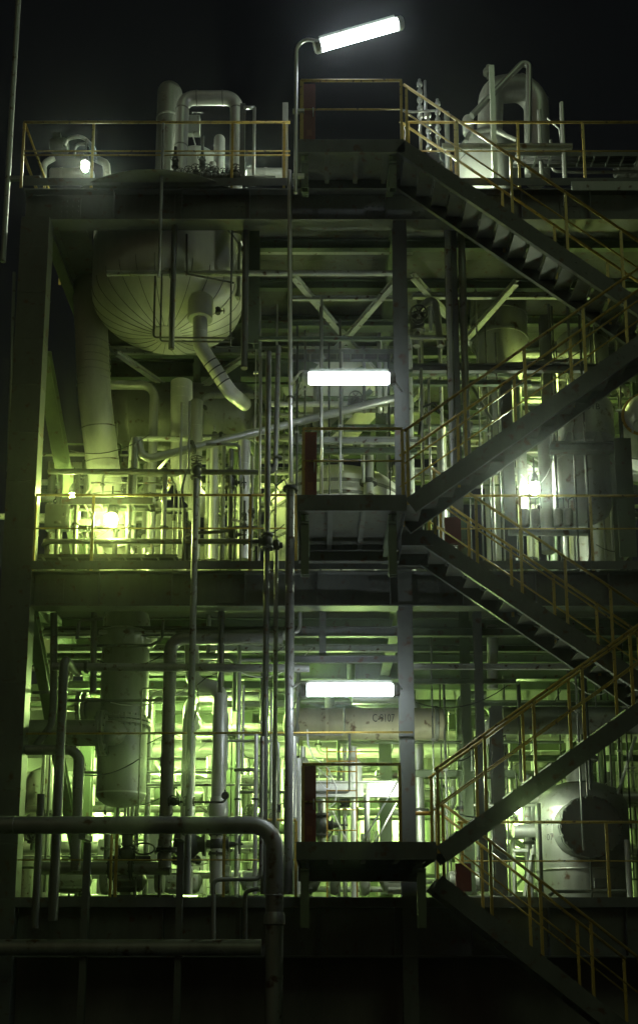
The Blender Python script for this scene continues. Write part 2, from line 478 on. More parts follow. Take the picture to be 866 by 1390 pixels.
def flight(a, b, Y, posts=5, rail0=0.0):
    """a, b: points of the stringer's top edge; Y: near edge of the lane"""
    fl = empty('stair_flight', (a.x, Y, a.z), parent=stair)
    a = V((a.x, Y, a.z)); b = V((b.x, Y, b.z)); d = (b - a)
    nrm = V((-d.z, 0, d.x)).normalized(); nrm = nrm if nrm.z > 0 else -nrm
    for yy, s in ((0, 1), (W, -1)):
        o = V((0, yy, 0)) - nrm * .13
        mb = MB().channel(a + o, b + o, .26, .07 * s, .012, side=(0, 1, 0))
        if yy == 0:
            for q in range(1, int(abs(d.z) / .2)):
                c_ = a + o + d * (q / (abs(d.z) / .2)); mb.lathe([(.012, 0), (.012, .014)], c_ + V((-.05, .001, -.0)), (0, -1, 0), 6).lathe([(.012, 0), (.012, .014)], c_ + V((.05, .001, 0)), (0, -1, 0), 6)
        part('stringer', mb, STEEL, fl)
    n = max(3, int(round(abs(d.z) / .2)))
    for k in range(n):
        q = a + d * ((k + .5) / n)
        run = abs(d.x) / n
        t = MB().box((q.x, Y + W / 2, q.z - .09), (run * 1.02, W - .03, .03))
        hi = 1 if d.z * d.x > 0 else -1
        t.box((q.x - hi * run * .5, Y + W / 2, q.z - .115), (.012, W - .04, .07))
        part('tread', t, DECKM, fl)
    for yy in (.02, W - .02):
        rails(fl, a + V((0, yy, 0)), b + V((0, yy, 0)), posts)
    return fl
def landing(x0, x1, y0, y1, z, notch=None):
    mb = MB().box2((x0, y0 + .02, z - .045), (x1, y1, z - .01))
    o = part('landing', mb, DECKM, stair)
    e = MB()
    e.channel((x0, y0, z - .11), (x1, y0, z - .11), .25, .07, side=(0, 1, 0)); e.channel((x0, y1, z - .14), (x1, y1, z - .14), .25, -.07, side=(0, 1, 0))
    e.box2((x0, y0 + .07, z - .24), (x0 + .012, y1 - .07, z)); e.box2((x1 - .012, y0 + .07, z - .24), (x1, y1 - .07, z - .05))
    k = 1
    while x0 + k * .5 < x1: e.ibeam((x0 + k * .5, y0 + .08, z - .12), (x0 + k * .5, y1 - .08, z - .12), .12, .08); k += 1
    part('edge_beam', e, STEEL, o)
    return o
def bracket(x, y0, y1, z, drop):
    mb = MB().ibeam((x, y0, z - .31), (x, y1, z - .31), .14, .12)
    mb.channel((x - .06, y0 + .1, z - .38 - drop), (x - .06, y0 + .1, z - .38), .12, .12, side=(1, 0, 0))
    part('bracket', mb, STEELG, stair)
# top landing with flight A
xt0, xt1 = P(404, 190, LF).x, P(549, 190, LF).x
zt = P(480, 190, LF).z
landing(xt0, xt1, LF, FY - .06, zt); flightA = None
xab, zab = meet(A0, A1, B0, B1)
aA = V((xt1, LF, zt)); flight(aA, V((xab, LF, zab)), LF, 6)
rails(stair, (xt0 + .06, LF + .02, zt), (xt1 - .03, LF + .02, zt), 2, P(480, 108, LF).z - zt)
rails(stair, (xt0 + .06, LF + .02, zt), (xt0 + .06, FY - .1, zt), 2, P(480, 108, LF).z - zt)
# outer landing A/B (beyond the right edge)
landing(xab, xab + 1.15, LN, LF + W, zab)
rails(stair, (xab + 1.12, LN, zab), (xab + 1.12, LF + W, zab), 2)
flight(V((P(550, 677, LN).x, LN, B0.z)), V((xab, LN, zab)), LN, 6)
# middle landing
zm = P(480, 673, LN).z; xm0, xm1 = P(403, 673, LN).x, P(551, 673, LN).x
landing(xm0, xm1, LN, FY - .06, zm)
rails(stair, (xm0 + .08, LN + .02, zm), (xm1 - .03, LN + .02, zm), 2, P(480, 581, LN).z - zm)
xcd, zcd = meet(C0, C1, D0, D1)
cS = line_at(C0, C1, P(588, 735, LF).x)
landing(xm1 + .005, cS.x, LF - .02, LF + W, min(zm, cS.z + .02))
flight(cS, V((xcd, LF, zcd)), LF, 6)
landing(xcd, xcd + 1.15, LN, LF + W, zcd)
rails(stair, (xcd + 1.12, LN, zcd), (xcd + 1.12, LF + W, zcd), 2)
flight(V((P(592, 1148, LN).x, LN, line_at(D0, D1, P(592, 1148, LN).x).z)), V((xcd, LN, zcd)), LN, 6)
# lower landing
zl = P(480, 1144, LN).z; xl0, xl1 = P(402, 1144, LN).x, P(592, 1148, LN).x
landing(xl0, xl1, LN, FY - .06, zl)
rails(stair, (xl0 + .08, LN + .02, zl), (P(545, 1144, LN).x, LN + .02, zl), 2, P(480, 1037, LN).z - zl)
eS = P(600, 1188, LF); sl = (E1.z - E0.z) / (E1.x - E0.x)
eE = V((eS.x + (GROUND + .15 - eS.z) / sl, LF, GROUND + .15))
flight(eS, eE, LF, 5)
for (x, z) in ((xt0 + .12, zt), (xt1 - .2, zt)): bracket(x, LF + .05, FY - .05, z, .45)
for (x, z) in ((xm0 + .12, zm), (xm1 - .2, zm), (xl0 + .12, zl), (xl1 - .2, zl)): bracket(x, LN + .1, FY - .05, z, .8)
# front skirt under the landings (second row of edge beams seen from below)
for x0, x1, z in ((xm0, xm1, zm), (xl0, xl1, zl)):
    part('edge_beam', MB().ibeam((x0, FY - .35, z - .36), (x1, FY - .35, z - .36), .2, .12), STEEL, stair)

# red panels standing at the head of each landing
def red_panel(px0, px1, pyt, pyb, Y, label):
    a, b = P(px0, pyt, Y), P(px1, pyb, Y); y0 = Y + .06
    mb = MB().box2((a.x, y0, b.z), (b.x, y0 + .035, a.z))
    mb.box2((a.x, y0 + .035, b.z), (a.x + .02, y0 + .075, a.z)); mb.box2((b.x - .02, y0 + .035, b.z), (b.x, y0 + .075, a.z))
    o = thing('red_panel', mb, RED, label, 'safety panel', 'red panels on the stair landings')
    w = b.x - a.x
    part('handle', MB().tube([(b.x - w * .18, y0, a.z - .5), (b.x - w * .18, y0 - .05, a.z - .5), (b.x - w * .18, y0 - .05, a.z - .64), (b.x - w * .18, y0, a.z - .64)], .008, 6), GALV, o)
    part('sticker', MB().box2((a.x + w * .3, y0 - .004, b.z + .1), (a.x + w * .72, y0, b.z + .22)), ORANGE, o)
red_panel(412, 428, 110, 188, LF, 'dull red upright panel on the highest stair landing below the open sky')
red_panel(412, 430, 584, 671, LN, 'dark red upright panel on the middle stair landing beside the tall white riser')
red_panel(411, 429, 1037, 1142, LN, 'dark red upright panel on the lowest stair landing')
a = P(606, 703, 1.2)
thing('fire_hose_box', MB().box2(P(603, 702, LF + W + .0), P(626, 738, LF + W + .0) + V((0, .06, 0))), REDD, 'small red box half hidden where the middle flight starts down', 'hose box')
thing('fire_hose_box', MB().box2(P(618, 1172, LF + W + .0), P(640, 1210, LF + W + .0) + V((0, .06, 0))), REDD, 'dim red box behind the start of the lowest stair flight', 'hose box')

# ------------------------------------------------------------------ deck guard rails
def guard(px0, px1, pyt, zd, Y, posts, label, mids=(.5,), ret=0, toe=False, m=RAILM, group='yellow guard rails along the deck edges'):
    x0, x1 = P(px0, pyt, Y).x, P(px1, pyt, Y).x; zt = P(px0, pyt, Y).z
    mb = MB().tube([(x0, Y, zt), (x1, Y, zt)], .023, 8)
    for q in mids: mb.tube([(x0, Y, zd + (zt - zd) * q), (x1, Y, zd + (zt - zd) * q)], .013, 6)
    if ret:
        mb.tube([(x0, Y, zt), (x0, Y + ret, zt)], .023, 8)
        for q in mids: mb.tube([(x0, Y, zd + (zt - zd) * q), (x0, Y + ret, zd + (zt - zd) * q)], .013, 6)
    o = thing('guard_rail', mb, m, label, 'guard rail', group)
    for px in posts:
        x = P(px, pyt, Y).x
        part('post', MB().bar((x, Y, zd - .15), (x, Y, zt - .02), .045, .02, side=(1, 0, 0)), m, o)
    if ret:
        for k in range(1, int(ret / 1.4) + 2):
            y = Y + min(ret, k * 1.4)
            part('post', MB().bar((x0, y, zd - .15), (x0, y, zt - .02), .045, .02, side=(1, 0, 0)), m, o)
guard(34, 394, 166, ZT, FY + .03, (34, 128, 222, 316, 386), 'yellow guard rail along the roof deck left of the stairs', (.43, .5), ret=9)
guard(552, 1010, 166, ZT, FY + .03, (554, 617, 702, 790, 880), 'yellow guard rail along the roof deck behind the stair top', (.5,))
guard(50, 402, 672, ZM, FY + .03, (50, 128, 268, 340, 402), 'worn brown guard rail across the middle deck front left of the landing', (.5,))
guard(590, 1010, 673, ZM, FY + .03, (597, 705, 800, 900), 'worn yellow guard rail across the middle deck behind the stairs', (.5,))
guard(22, 402, 1113, ZL, FY + .03, (25, 160, 305, 402), 'brown guard rail along the low deck half hidden by the thick front pipe', (.48,))
guard(620, 1010, 1116, ZL, FY + .03, (626, 822, 900), 'brown guard rail along the low deck in front of the round tank', (.48,))
# ================================================================== equipment
def vessel(name, px, pyref, Y, rpx, prof, m, label, cat='vessel', group=None, level=None, n=40):
    """vertical vessel: prof lists (radius factor, photo y) or (radius factor, 'z', z); px seen at pyref"""
    c = P(px, pyref, Y); r = S(rpx, pyref, Y)
    pr = []
    for q in prof:
        z = q[2] if len(q) == 3 else P(px, q[1], Y).z
        pr.append((q[0] * r, z))
    z0 = pr[0][1]
    mb = MB().lathe([(a, z - z0) for a, z in pr], (c.x, Y, z0), ZX, n)
    o = thing(name, mb, m, label, cat, group, loc=(c.x, Y, min(z for _, z in pr)))
    if level: VES.append((c.x, Y, r * 1.05, level))
    return o, V((c.x, Y, 0)), r
def domeprof(f0, z0, h, up=True, k=8, r=1.0):
    return [(r * math.cos(PI / 2 * i / k), 'z', z0 + (h if up else -h) * math.sin(PI / 2 * i / k)) for i in range(k + 1)]
def text_on(parent, s, size, fn, m=INK):
    cu = bpy.data.curves.new('t', 'FONT'); cu.body = s; cu.size = size; cu.resolution_u = 2; cu.extrude = 0
    to = bpy.data.objects.new('t', cu); COL.objects.link(to)
    dg = bpy.context.evaluated_depsgraph_get(); me = bpy.data.meshes.new_from_object(to.evaluated_get(dg))
    mb = MB(); mb.add([fn(v.co.x, v.co.y) for v in me.vertices], [tuple(p.vertices) for p in me.polygons])
    bpy.data.objects.remove(to); bpy.data.curves.remove(cu); bpy.data.meshes.remove(me)
    return part('stencil_lettering', mb, m, parent)

# ---- the hanging drum, top left
DY_ = 3.75
c = P(228, 407, DY_); R0 = S(101, 407, DY_); zr = P(228, 409, DY_).z; ztop = P(228, 214, DY_).z - 1.0
pr = [(R0 * math.cos(PI / 2 * i / 12), zr - R0 * .5 * math.sin(PI / 2 * i / 12)) for i in range(12, -1, -1)]
pr += [(R0 * math.cos(PI / 2 * i / 10), ztop - R0 * .5 + R0 * .5 * math.sin(PI / 2 * i / 10)) for i in range(0, 11)]
drum = thing('drum', MB().lathe([(a, z - pr[0][1]) for a, z in pr], (c.x, DY_, pr[0][1]), ZX, 56), LAGB,
             'huge pale clad drum with a dished bottom of wedge panels hanging under the roof deck', 'vessel', loc=(c.x, DY_, pr[0][1]))
VES.append((c.x, DY_, R0 * 1.03, 'top'))
part('deck_plate', MB().lathe([(R0 + .03, 0), (R0 + .75, 0), (R0 + .75, .008), (R0 + .03, .008)], (c.x, DY_, ZT - .092), ZX, 48, cap=False), DECKM, frame)
sm = MB()
for k in range(26):
    a = 2 * PI * k / 26 + .1; ring = []
    for i in range(0, 12):
        t = PI / 2 * i / 12; rr, z = (R0 + .003) * math.cos(t), zr - (R0 * .5 + .003) * math.sin(t)
        ring.append(V((c.x + rr * math.cos(a), DY_ + rr * math.sin(a), z)))
    sm.tube(ring, .005, 4, 0)
part('panel_seams', sm, PIPED, drum)
part('bottom_cap', MB().lathe([(.30, .03), (.30, 0), (.27, -.012), (.01, -.02)], (c.x, DY_, zr - R0 * .5 + .0), ZX, 24), LAG, drum)
for z in (zr + .95,):
    part('band', MB().lathe([(R0, -.02), (R0 + .01, -.02), (R0 + .01, .02), (R0, .02)], (c.x, DY_, z), ZX, 56, cap=False), CLADD, drum)
# outlet nozzle and its pipe
o = pipe([P(272, 402, 3.0), P(272, 470, 3.0), P(312, 532, 3.3), P(332, 548, 4.4)], S(10, 450, 3), LAG, 'white clad outlet pipe bending down right from the hanging drum', seams=.33, bend=.25, n=18)
part('nozzle_box', MB().lathe([(.22, 0), (.235, .02), (.235, .42), (.2, .45)], P(272, 434, 3.0), ZX, 20), LAG, o)
for t in (.35, .5, .65, .8): part('band', MB().lathe([(S(10.4, 450, 3), -.012), (S(10.4, 450, 3), .012)], P(272, 470, 3.0).lerp(P(312, 532, 3.3), t), P(312, 532, 3.3) - P(272, 470, 3.0), 20), IRON, o)
valve(o, P(296, 422, 2.95), (0, 0, 1), .022, (1, 0, 0))
# thin lines in front of the drum
for k, (pts, r) in enumerate((([(211, 375), (209, 458), (318, 459)], 2), ([(220, 372), (218, 463), (312, 464)], 1.8), ([(315, 312), (313, 470)], 1.8), ([(254, 318), (254, 372), (318, 384)], 2))):
    pipe([P(a, b, 2.25 + .04 * k) for a, b in pts], S(r * .7, 420, 2.3), PIPED,
         ('thin dark instrument line with a square corner across the drum bottom', 'second thin dark line nested beside the square cornered one under the drum',
          'thin straight drain line dropping past the right edge of the drum', 'short dark line looping above the drum nozzle')[k], 'thin dark lines in front of the drum', n=6)
vpipe(236, 250, 474, 2.15, 4, PIPED, 'dark upright steel bar crossing the middle of the hanging drum', name='hanger_bar', cat='hanger', n=4)
hpipe(146, 545, 371, 2.45, 3.6, PALE, 'long pale horizontal pipe passing in front of the drum top', flanges=[(P(232, 371, 2.45), XX)])
vpipe(219, 168, 376, 1.72, 2.2, PIPE, 'thin conduit running down past the roof girder above the drum', n=6)
vpipe(333, 306, 500, 2.3, 4.5, PIPED, 'dark upright pipe just right of the hanging drum')
vpipe(322, 312, 405, 3.4, 5, CLAD, 'pale pipe lit from the side close to the right flank of the drum', seams=.5)
pipe([P(345, 330, 3.2), P(346, 380, 3.2), P(352, 410, 3.2), P(354, 560, 3.2)], S(2.4, 430, 3.2), PIPE, 'thin crooked pipe between the drum and the tall risers', n=8)

# ---- big duct, left
rD = S(22, 500, 4.8)
duct = pipe([P(121, 392, 6.8), P(122, 392, 4.6), P(129, 540, 4.6), P(160, 790, 5.6)], rD, LAG, 'wide pale insulated duct bending forward then running down behind the lamp', bend=.5, n=28, name='duct', cat='duct')
q0, q1 = P(129, 540, 4.6), P(160, 790, 5.6)
for t in (.16, .34, .52, .7): part('band', MB().lathe([(rD, -.012), (rD + .008, -.012), (rD + .008, .012), (rD, .012)], q0.lerp(q1, t), q1 - q0, 28, cap=False), CLADD, duct)
for k in range(7):
    zc = P(128, 470 + k * 9, 4.6); part('band', MB().lathe([(rD, -.008), (rD + .008, -.008), (rD + .008, .008), (rD, .008)], zc, ZX + V((0, -.05 * k, 0)), 28, cap=False), CLAD, duct)
# ---- horizontal exchanger behind it
def hvessel(name, px0, px1, py, Y, rpx, m, label, cat='vessel', head=.5, bandn=3, saddle=None):
    a, b = P(px0, py, Y), P(px1, py, Y); r = S(rpx, py, Y); L = b.x - a.x
    b = V((b.x, a.y, a.z))
    pr = [(r * math.sin(PI / 2 * i / 8), -r * head * math.cos(PI / 2 * i / 8)) for i in range(9)] + [(r * math.cos(PI / 2 * i / 8), L + r * head * math.sin(PI / 2 * i / 8)) for i in range(9)]
    o = thing(name, MB().lathe(pr, a, XX, 36), m, label, cat)
    for k in range(bandn):
        part('band', MB().lathe([(r, -.03), (r + .01, -.03), (r + .01, .03), (r, .03)], a + XX * L * (k + .5) / bandn, XX, 36, cap=False), m, o)
    if saddle is not None:
        for t in (.2, .8):
            x = a.x + L * t
            part('saddle', MB().box2((x - .09, Y - r * .8, saddle), (x + .09, Y + r * .8, a.z - r * .72)), CONC if m is None else STEELG, o)
    return o, a, r, L
hvessel('exchanger', 158, 330, 566, 7.2, 44, CLADD, 'fat horizontal vessel glowing yellow underneath behind the wide duct', bandn=4)
o = pipe([P(247, 520, 5.4), P(247, 655, 5.4), P(280, 690, 6.2)], S(15, 600, 5.4), CLADW, 'pale ribbed duct curving away left of the slanting pipe', bend=.5, n=24, name='duct', cat='duct', seams=.22)
pipe([P(188, 596, 3.3), P(194, 625, 3.3), P(545, 538, 4.4)], S(5.5, 600, 3.5), CLAD, 'long pale pipe slanting up to the right across the middle deck', bend=.2, n=14, flanges=[(P(262, 607, 3.5), P(545, 538, 4.4) - P(194, 625, 3.3))])
vpipe(181, 595, 758, 3.25, 5, PIPE, 'grey riser feeding the slanting pipe on the middle deck', flanges=[(P(181, 640, 3.25), ZX), (P(181, 735, 3.25), ZX)])

# ---- middle deck, left bay
vpipe(265, 545, 760, 4.6, 8.5, CLAD, 'broad pale riser beside the valve post on the middle deck', seams=.6, n=18)
vpipe(331, 600, 760, 3.6, 8.5, CLADW, 'bright white riser standing between dark valves on the middle deck', seams=.5, n=18)
vpipe(290, 600, 760, 3.9, 6, CLADW, 'white riser behind a cluster of small valves left of the white tank', seams=.7)
vpipe(283, 610, 760, 4.4, 4, PALE, 'slim pale riser lit yellow on one side', n=10)
vpipe(303, 590, 760, 4.2, 3, PIPE, 'slim yellowish riser between two white ones', n=8)
vpipe(313, 610, 760, 3.0, 3.6, PIPED, 'dark riser carrying a black block valve', valves=[(P(313, 726, 3.0), ZX, (1, 0, 0)), (P(313, 655, 3.0), ZX, (1, 0, 0))])
vpipe(352, 640, 730, 2.6, 1.6, IRON, 'short dark stem strung with three small valves', valves=[(P(352, 693, 2.6), ZX, (0, -1, 0)), (P(352, 712, 2.6), ZX, (0, -1, 0)), (P(352, 676, 2.6), ZX, (0, -1, 0))], n=8)
vpipe(332, 680, 740, 2.7, 1.6, IRON, 'short dark stem with two small valves beside the bright white riser', valves=[(P(332, 702, 2.7), ZX, (0, -1, 0)), (P(332, 716, 2.7), ZX, (0, -1, 0))], n=8)
pipe([P(66, 640, 2.5), P(374, 641, 2.5), P(378, 470, 2.5)], S(3.6, 640, 2.5), PIPED, 'dark level pipe across the middle deck turning straight up at its right end', bend=.14, n=12, flanges=[(P(377.5, 622, 2.5), ZX)])
pipe([P(60, 735, 2.35), P(359, 735, 2.35)], S(3.6, 735, 2.4), PIPED, 'dark level pipe low along the middle deck edge', n=12)
pipe([P(280, 603, 3.0), P(325, 603, 3.0), P(327, 660, 3.0)], S(2.2, 610, 3), PIPE, 'small pipe bracket shaped like an upside down L above the valves', n=8)
pipe([P(258, 545, 3.4), P(256, 640, 3.4)], S(1.6, 600, 3.4), PIPE, 'hair thin conduit beside the broad pale riser', n=6)
pipe([P(253, 724, 2.5), P(300, 722, 2.5), P(318, 716, 2.5), P(358, 716, 2.5), P(360, 740, 2.5)], S(2.4, 720, 2.5), PIPED, 'dark hose line sagging between posts on the middle deck', n=8)
pipe([P(207, 760, 2.9), P(207, 737, 2.9), P(190, 737, 2.9), P(160, 742, 3.4)], S(2.2, 740, 3), PIPED, 'dark pipe ending in a short hook near the deck floor', n=8)
for (px, lab) in ((157, 'upright dark pipe support left of the lamp with stacked clamps'), (223, 'upright grey pipe support right of the lamp'), (176, 'upright dark pipe support beside the black junction boxes'), (80, 'upright pipe support close to the clad corner column'), (104, 'upright pipe support passing the wall mounted box')):
    vpipe(px, 640 if px != 157 else 690, 762, 2.65, 3.4 if px != 80 else 4, PIPE if px == 223 else PIPED, lab, 'pipe supports on the middle deck', name='pipe_support', cat='pipe support', flanges=[(P(px, 700 + px % 23, 2.65), ZX)])
def tray(px0, px1, py, Y, h, label):
    a, b = P(px0, py, Y), P(px1, py, Y); w = .3
    mb = MB().box2((a.x, Y, a.z - h), (b.x, Y + .012, a.z)); mb.box2((a.x, Y + w, a.z - h), (b.x, Y + w + .012, a.z))
    x = a.x + .1
    while x < b.x: mb.box2((x, Y + .012, a.z - h + .01), (x + .03, Y + w, a.z - h + .03)); x += .28
    o = thing('cable_tray', mb, STEEL, label, 'cable tray')
    cb = MB()
    for k in range(6): cb.tube([(a.x, Y + .05 + k * .042, a.z - h + .05), (b.x, Y + .05 + k * .042, a.z - h + .05 + .01 * (k % 2))], .017, 6)
    part('cables', cb, RUBBER, o); return o
tray(84, 208, 675, 2.5, .13, 'dark cable tray at waist height above the bright lamp')
tray(88, 136, 705, 2.9, .11, 'short cable tray just left of the bright lamp')
tray(395, 545, 474, 5.0, .1, 'long cable tray above the middle tube lamp')
tray(48, 240, 752, 2.2, .06, 'slotted cable tray low behind the middle deck edge')
def jbox(px0, py0, px1, py1, Y, d, m, label, cat='junction box', name='junction_box'):
    a, b = P(px0, py0, Y), P(px1, py1, Y)
    o = thing(name, MB().box2((a.x, Y, b.z), (b.x, Y + d, a.z)), m, label, cat)
    w, h = b.x - a.x, a.z - b.z
    part('door', MB().box2((a.x + w * .06, Y - .012, b.z + h * .06), (b.x - w * .06, Y - .002, a.z - h * .06)), m, o)
    part('handle', MB().box2((b.x - w * .2, Y - .03, b.z + h * .45), (b.x - w * .14, Y - .012, b.z + h * .6)), IRON, o)
    g = MB()
    for k in range(2): g.tube([(a.x + w * (.3 + .4 * k), Y + d / 2, a.z), (a.x + w * (.3 + .4 * k), Y + d / 2, a.z + .12), (a.x + w * (.3 + .4 * k) + .1, Y + d / 2 + .1, a.z + .2)], .012, 6)
    part('conduit', g, RUBBER, o); return o
jbox(62, 684, 92, 716, 2.6, .2, STEEL, 'dark square junction box beside the clad corner column')
jbox(363, 1115, 372, 1130, 2.2, .1, STEEL, 'tiny box on the dark riser at low deck level')
jbox(163, 1196, 178, 1214, 3.4, .2, PALE, 'small pale instrument box on the low deck below the hanging vessel')
jbox(255, 156, 271, 180, 3.3, .12, PALE, 'greenish panel board inside the arch pipe on the roof deck', 'panel', 'panel_board')
jbox(212, 698, 250, 758, 4.2, .5, CLADD, 'dull cabinet standing right of the bright lamp', 'cabinet', 'cabinet')
jbox(640, 1010, 652, 1045, 3.3, .15, STEEL, 'brown grey switch box on a post behind the lower flight')
jbox(662, 1010, 690, 1040, 3.6, .2, PALE, 'pale square switch box behind the lower flight')
# ---- wall panels on the middle deck behind everything
def wallpanel(px0, px1, Y, z0, z1, m, label, cat='wall', name='panel_wall', step=.6, t=.12):
    x0, x1 = P(px0, 700, Y).x, P(px1, 700, Y).x
    o = thing(name, MB().box2((x0, Y, z0), (x1, Y + t, z1)), m, label, cat)
    rb = MB(); x = x0 + step * .5
    while x < x1: rb.box2((x - .04, Y - .035, z0), (x + .04, Y - .001, z1)); x += step
    part('ribs', rb, m, o); return o
wallpanel(64, 345, 9.5, ZM, ZM + 3.4, WALLD, 'ribbed pale wall glowing yellow behind the middle deck lamp')
wallpanel(560, 760, 10.5, ZM - .4, ZM + 3.0, WALLM, 'ribbed pale wall behind the white columns right of the stairs')

# ---- white tanks behind the tube lamps
ZTK = P(458, 628, 5.1).z - .35
o, tc, tr = vessel('tank', 458, 690, 6.6, 93, [(1, 'z', ZM + .02), (1, 'z', ZTK)] + [(math.cos(PI / 2 * i / 8), 'z', ZTK + .75 * math.sin(PI / 2 * i / 8)) for i in range(1, 9)], LAG,
                   'wide white domed tank standing behind the middle stair landing')
for z in (1.3, 2.0, 2.7, ZTK - ZM): part('band', MB().lathe([(tr, -.03), (tr + .02, -.03), (tr + .02, .03), (tr, .03)], (tc.x, 6.6, ZM + z), ZX, 48, cap=False), CLADD, o)
part('ladder_rail', MB().tube([(tc.x + tr * .45, 6.6 - tr * 1.0, ZM), (tc.x + tr * .45, 6.6 - tr * 1.0, ZM + 2.6)], .03, 8), GALV, o)
zc = P(460, 572, 8.6).z
o, tc, tr = vessel('hopper', 462, 500, 8.8, 78, [(.18, 'z', zc - .7), (.22, 'z', zc - .4), (1, 'z', zc + 1.0), (1, 'z', zc + 3.4), (.9, 'z', zc + 3.6)], LAG, 'pale cone bottomed hopper behind the middle tube lamp', 'hopper')
for z in (1.02, 2.0, 3.0): part('band', MB().lathe([(tr, -.04), (tr + .03, -.04), (tr + .03, .04), (tr, .04)], (tc.x, 8.8, zc + z), ZX, 48, cap=False), CLADD, o)
vpipe(500, 598, 672, 4.9, 7, CLADD, 'grey riser with a collar right of the white domed tank', flanges=[(P(500, 655, 4.9), ZX)])
vpipe(515, 440, 560, 6.2, 3, CLADW, 'slim white pipe with ties beside the hopper', seams=.2, n=8)
vpipe(523, 445, 560, 6.3, 2.6, CLADW, 'second slim white pipe beside the hopper, nearer the column', n=8)
vpipe(494, 470, 560, 5.8, 2.4, PIPED, 'slim dark pipe crossing the tube lamp glow', n=8)
vpipe(493, 608, 655, 4.6, 2.2, PALE, 'short pale pipe hanging from the beam above the domed tank', n=8, flanges=[(P(493, 612, 4.6), ZX)])
vpipe(541, 585, 672, 2.6, 3, GALV, 'bright thin conduit on the left face of the middle column', n=8)

# ---- front risers left of the stairs
pipe([P(393, 232, 1.62), P(395, 655, 1.62)], S(3, 500, 1.6), GALV, 'tall thin shiny riser in front of the decks, left of the landings', n=10, flanges=[(P(394, 540, 1.62), ZX)])
a = P(392, 660, 1.55); b = P(392.5, 1214, 1.55); b.x = a.x = P(393, 900, 1.55).x
pipe([a, b], S(6.2, 900, 1.55), PIPE, 'thick grey riser from below the middle landing to the low deck', n=16, flanges=[(a + V((0, 0, -.05)), ZX)], seams=1.9)
a = P(361, 478, 1.6); b = P(361, 1214, 1.6); b.x = a.x = P(361, 900, 1.6).x
pipe([a, b], S(4.2, 900, 1.6), PIPED, 'dark straight riser second from the thick grey one', n=12, valves=[(V((a.x, 1.6, P(361, 735, 1.6).z)), ZX, (-1, 0, 0))])
a = P(375, 745, 1.7); b = P(372, 1214, 1.7); b.x = a.x = P(374, 900, 1.7).x
pipe([a, b], S(3.2, 900, 1.7), PIPE, 'slim riser topped by a round ball valve at the middle deck edge', n=10)
o = thing('ball_valve', MB().lathe([(.02, -.11), (.05, -.1), (.05, -.06), (.09, -.04), (.1, 0), (.09, .04), (.05, .06), (.05, .1), (.02, .11)], a + V((0, 0, .06)), XX, 16), IRON, 'round black ball valve on top of the slim riser at the middle deck', 'valve')
part('lever', MB().tube([a + V((0, 0, .06)), a + V((0, 0, .22))], .02, 8), GALV, o)
for px, y0, y1, rp, lab in ((353, 485, 762, 1.8, 'hair thin bright riser left of the tube lamp'), (365, 480, 762, 2.0, 'thin bright riser with square top left of the tube lamp')):
    vpipe(px, y0, y1, 1.9 + .1, rp, GALV, lab, n=8)
x262 = P(261, 900, 1.62).x
o = pipe([V((x262, 1.62, P(262, 650, 1.62).z)), V((x262, 1.62, P(260, 1214, 1.62).z))], S(4.6, 900, 1.62), PIPE, 'long grey riser crossing both decks with a valve at its head', n=12)
valve(o, V((x262, 1.62, P(262, 640, 1.62).z)), ZX, .045, (0, 0, 1))
vpipe(300, 832, 940, 2.3, 3.4, PIPED, 'short dark hanger pipe above the right grey column pipe', n=8)
vpipe(250, 690, 762, 2.2, 2.2, PIPED, 'short dark post beside the long grey riser', n=8)
pipe([P(253, 640, 2.4), P(247, 665, 2.4), P(250, 705, 2.4), P(262, 712, 2.4)], .018, RUBBER, 'black cable looping behind the long riser valve', n=6, name='cable', cat='cable')
pipe([P(372, 655, 2.4), P(380, 668, 2.4), P(392, 665, 2.2), P(386, 650, 2.4), P(374, 660, 2.4)], .012, RUBBER, 'coil of thin black cable beside the thick riser head', n=6, name='cable', cat='cable')

# ---- roof deck, left
o, tc, tr = vessel('column_vessel', 230, 170, 5.2, 17, [(1, 'z', ZT), (1, 128)] + domeprof(1, P(230, 128, 5.2).z, S(15, 128, 5.2)), CLADD, 'dark upright round topped vessel at the back of the roof deck', level=None)
part('band', MB().lathe([(tr, -.02), (tr + .012, -.02), (tr + .012, .02), (tr, .02)], (tc.x, 5.2, P(230, 165, 5.2).z), ZX, 32, cap=False), CLAD, o)
zt_ = P(284, 133, 3.2).z; xa, xb = P(247, 180, 3.2).x, P(321, 190, 3.2).x; rU = S(9, 160, 3.2)
o = pipe([(xa, 3.2, P(247, 243, 3.2).z), (xa, 3.2, zt_), (xb, 3.2, zt_), (xb, 3.2, ZT - .2)], rU, CLADW, 'big white clad arch pipe shaped like an upside down U on the roof deck', bend=rU * 1.9, n=22)
for p_, ax in (((xa, 3.2, zt_ - .28), ZX), ((xa + .28, 3.2, zt_), XX), ((xb - .28, 3.2, zt_), XX), ((xb, 3.2, zt_ - .28), ZX), ((xa, 3.2, zt_ - 1.1), ZX)):
    part('band', MB().lathe([(rU, -.012), (rU + .007, -.012), (rU + .007, .012), (rU, .012)], p_, ax, 24, cap=False), CLADD, o)
vessel('vent_pot', 298, 210, 2.9, 7.5, [(1, 'z', ZT), (1, 190)] + domeprof(1, P(298, 190, 2.9).z, .09), CLADW, 'small white round topped pot under the arch pipe', 'vent pot')
vessel('separator', 268, 230, 3.9, 36, [(1, 'z', ZT), (1, 226), (.7, 216), (.05, 212)], CLADW, 'pale cone roofed vessel under the left leg of the arch pipe', 'vessel')
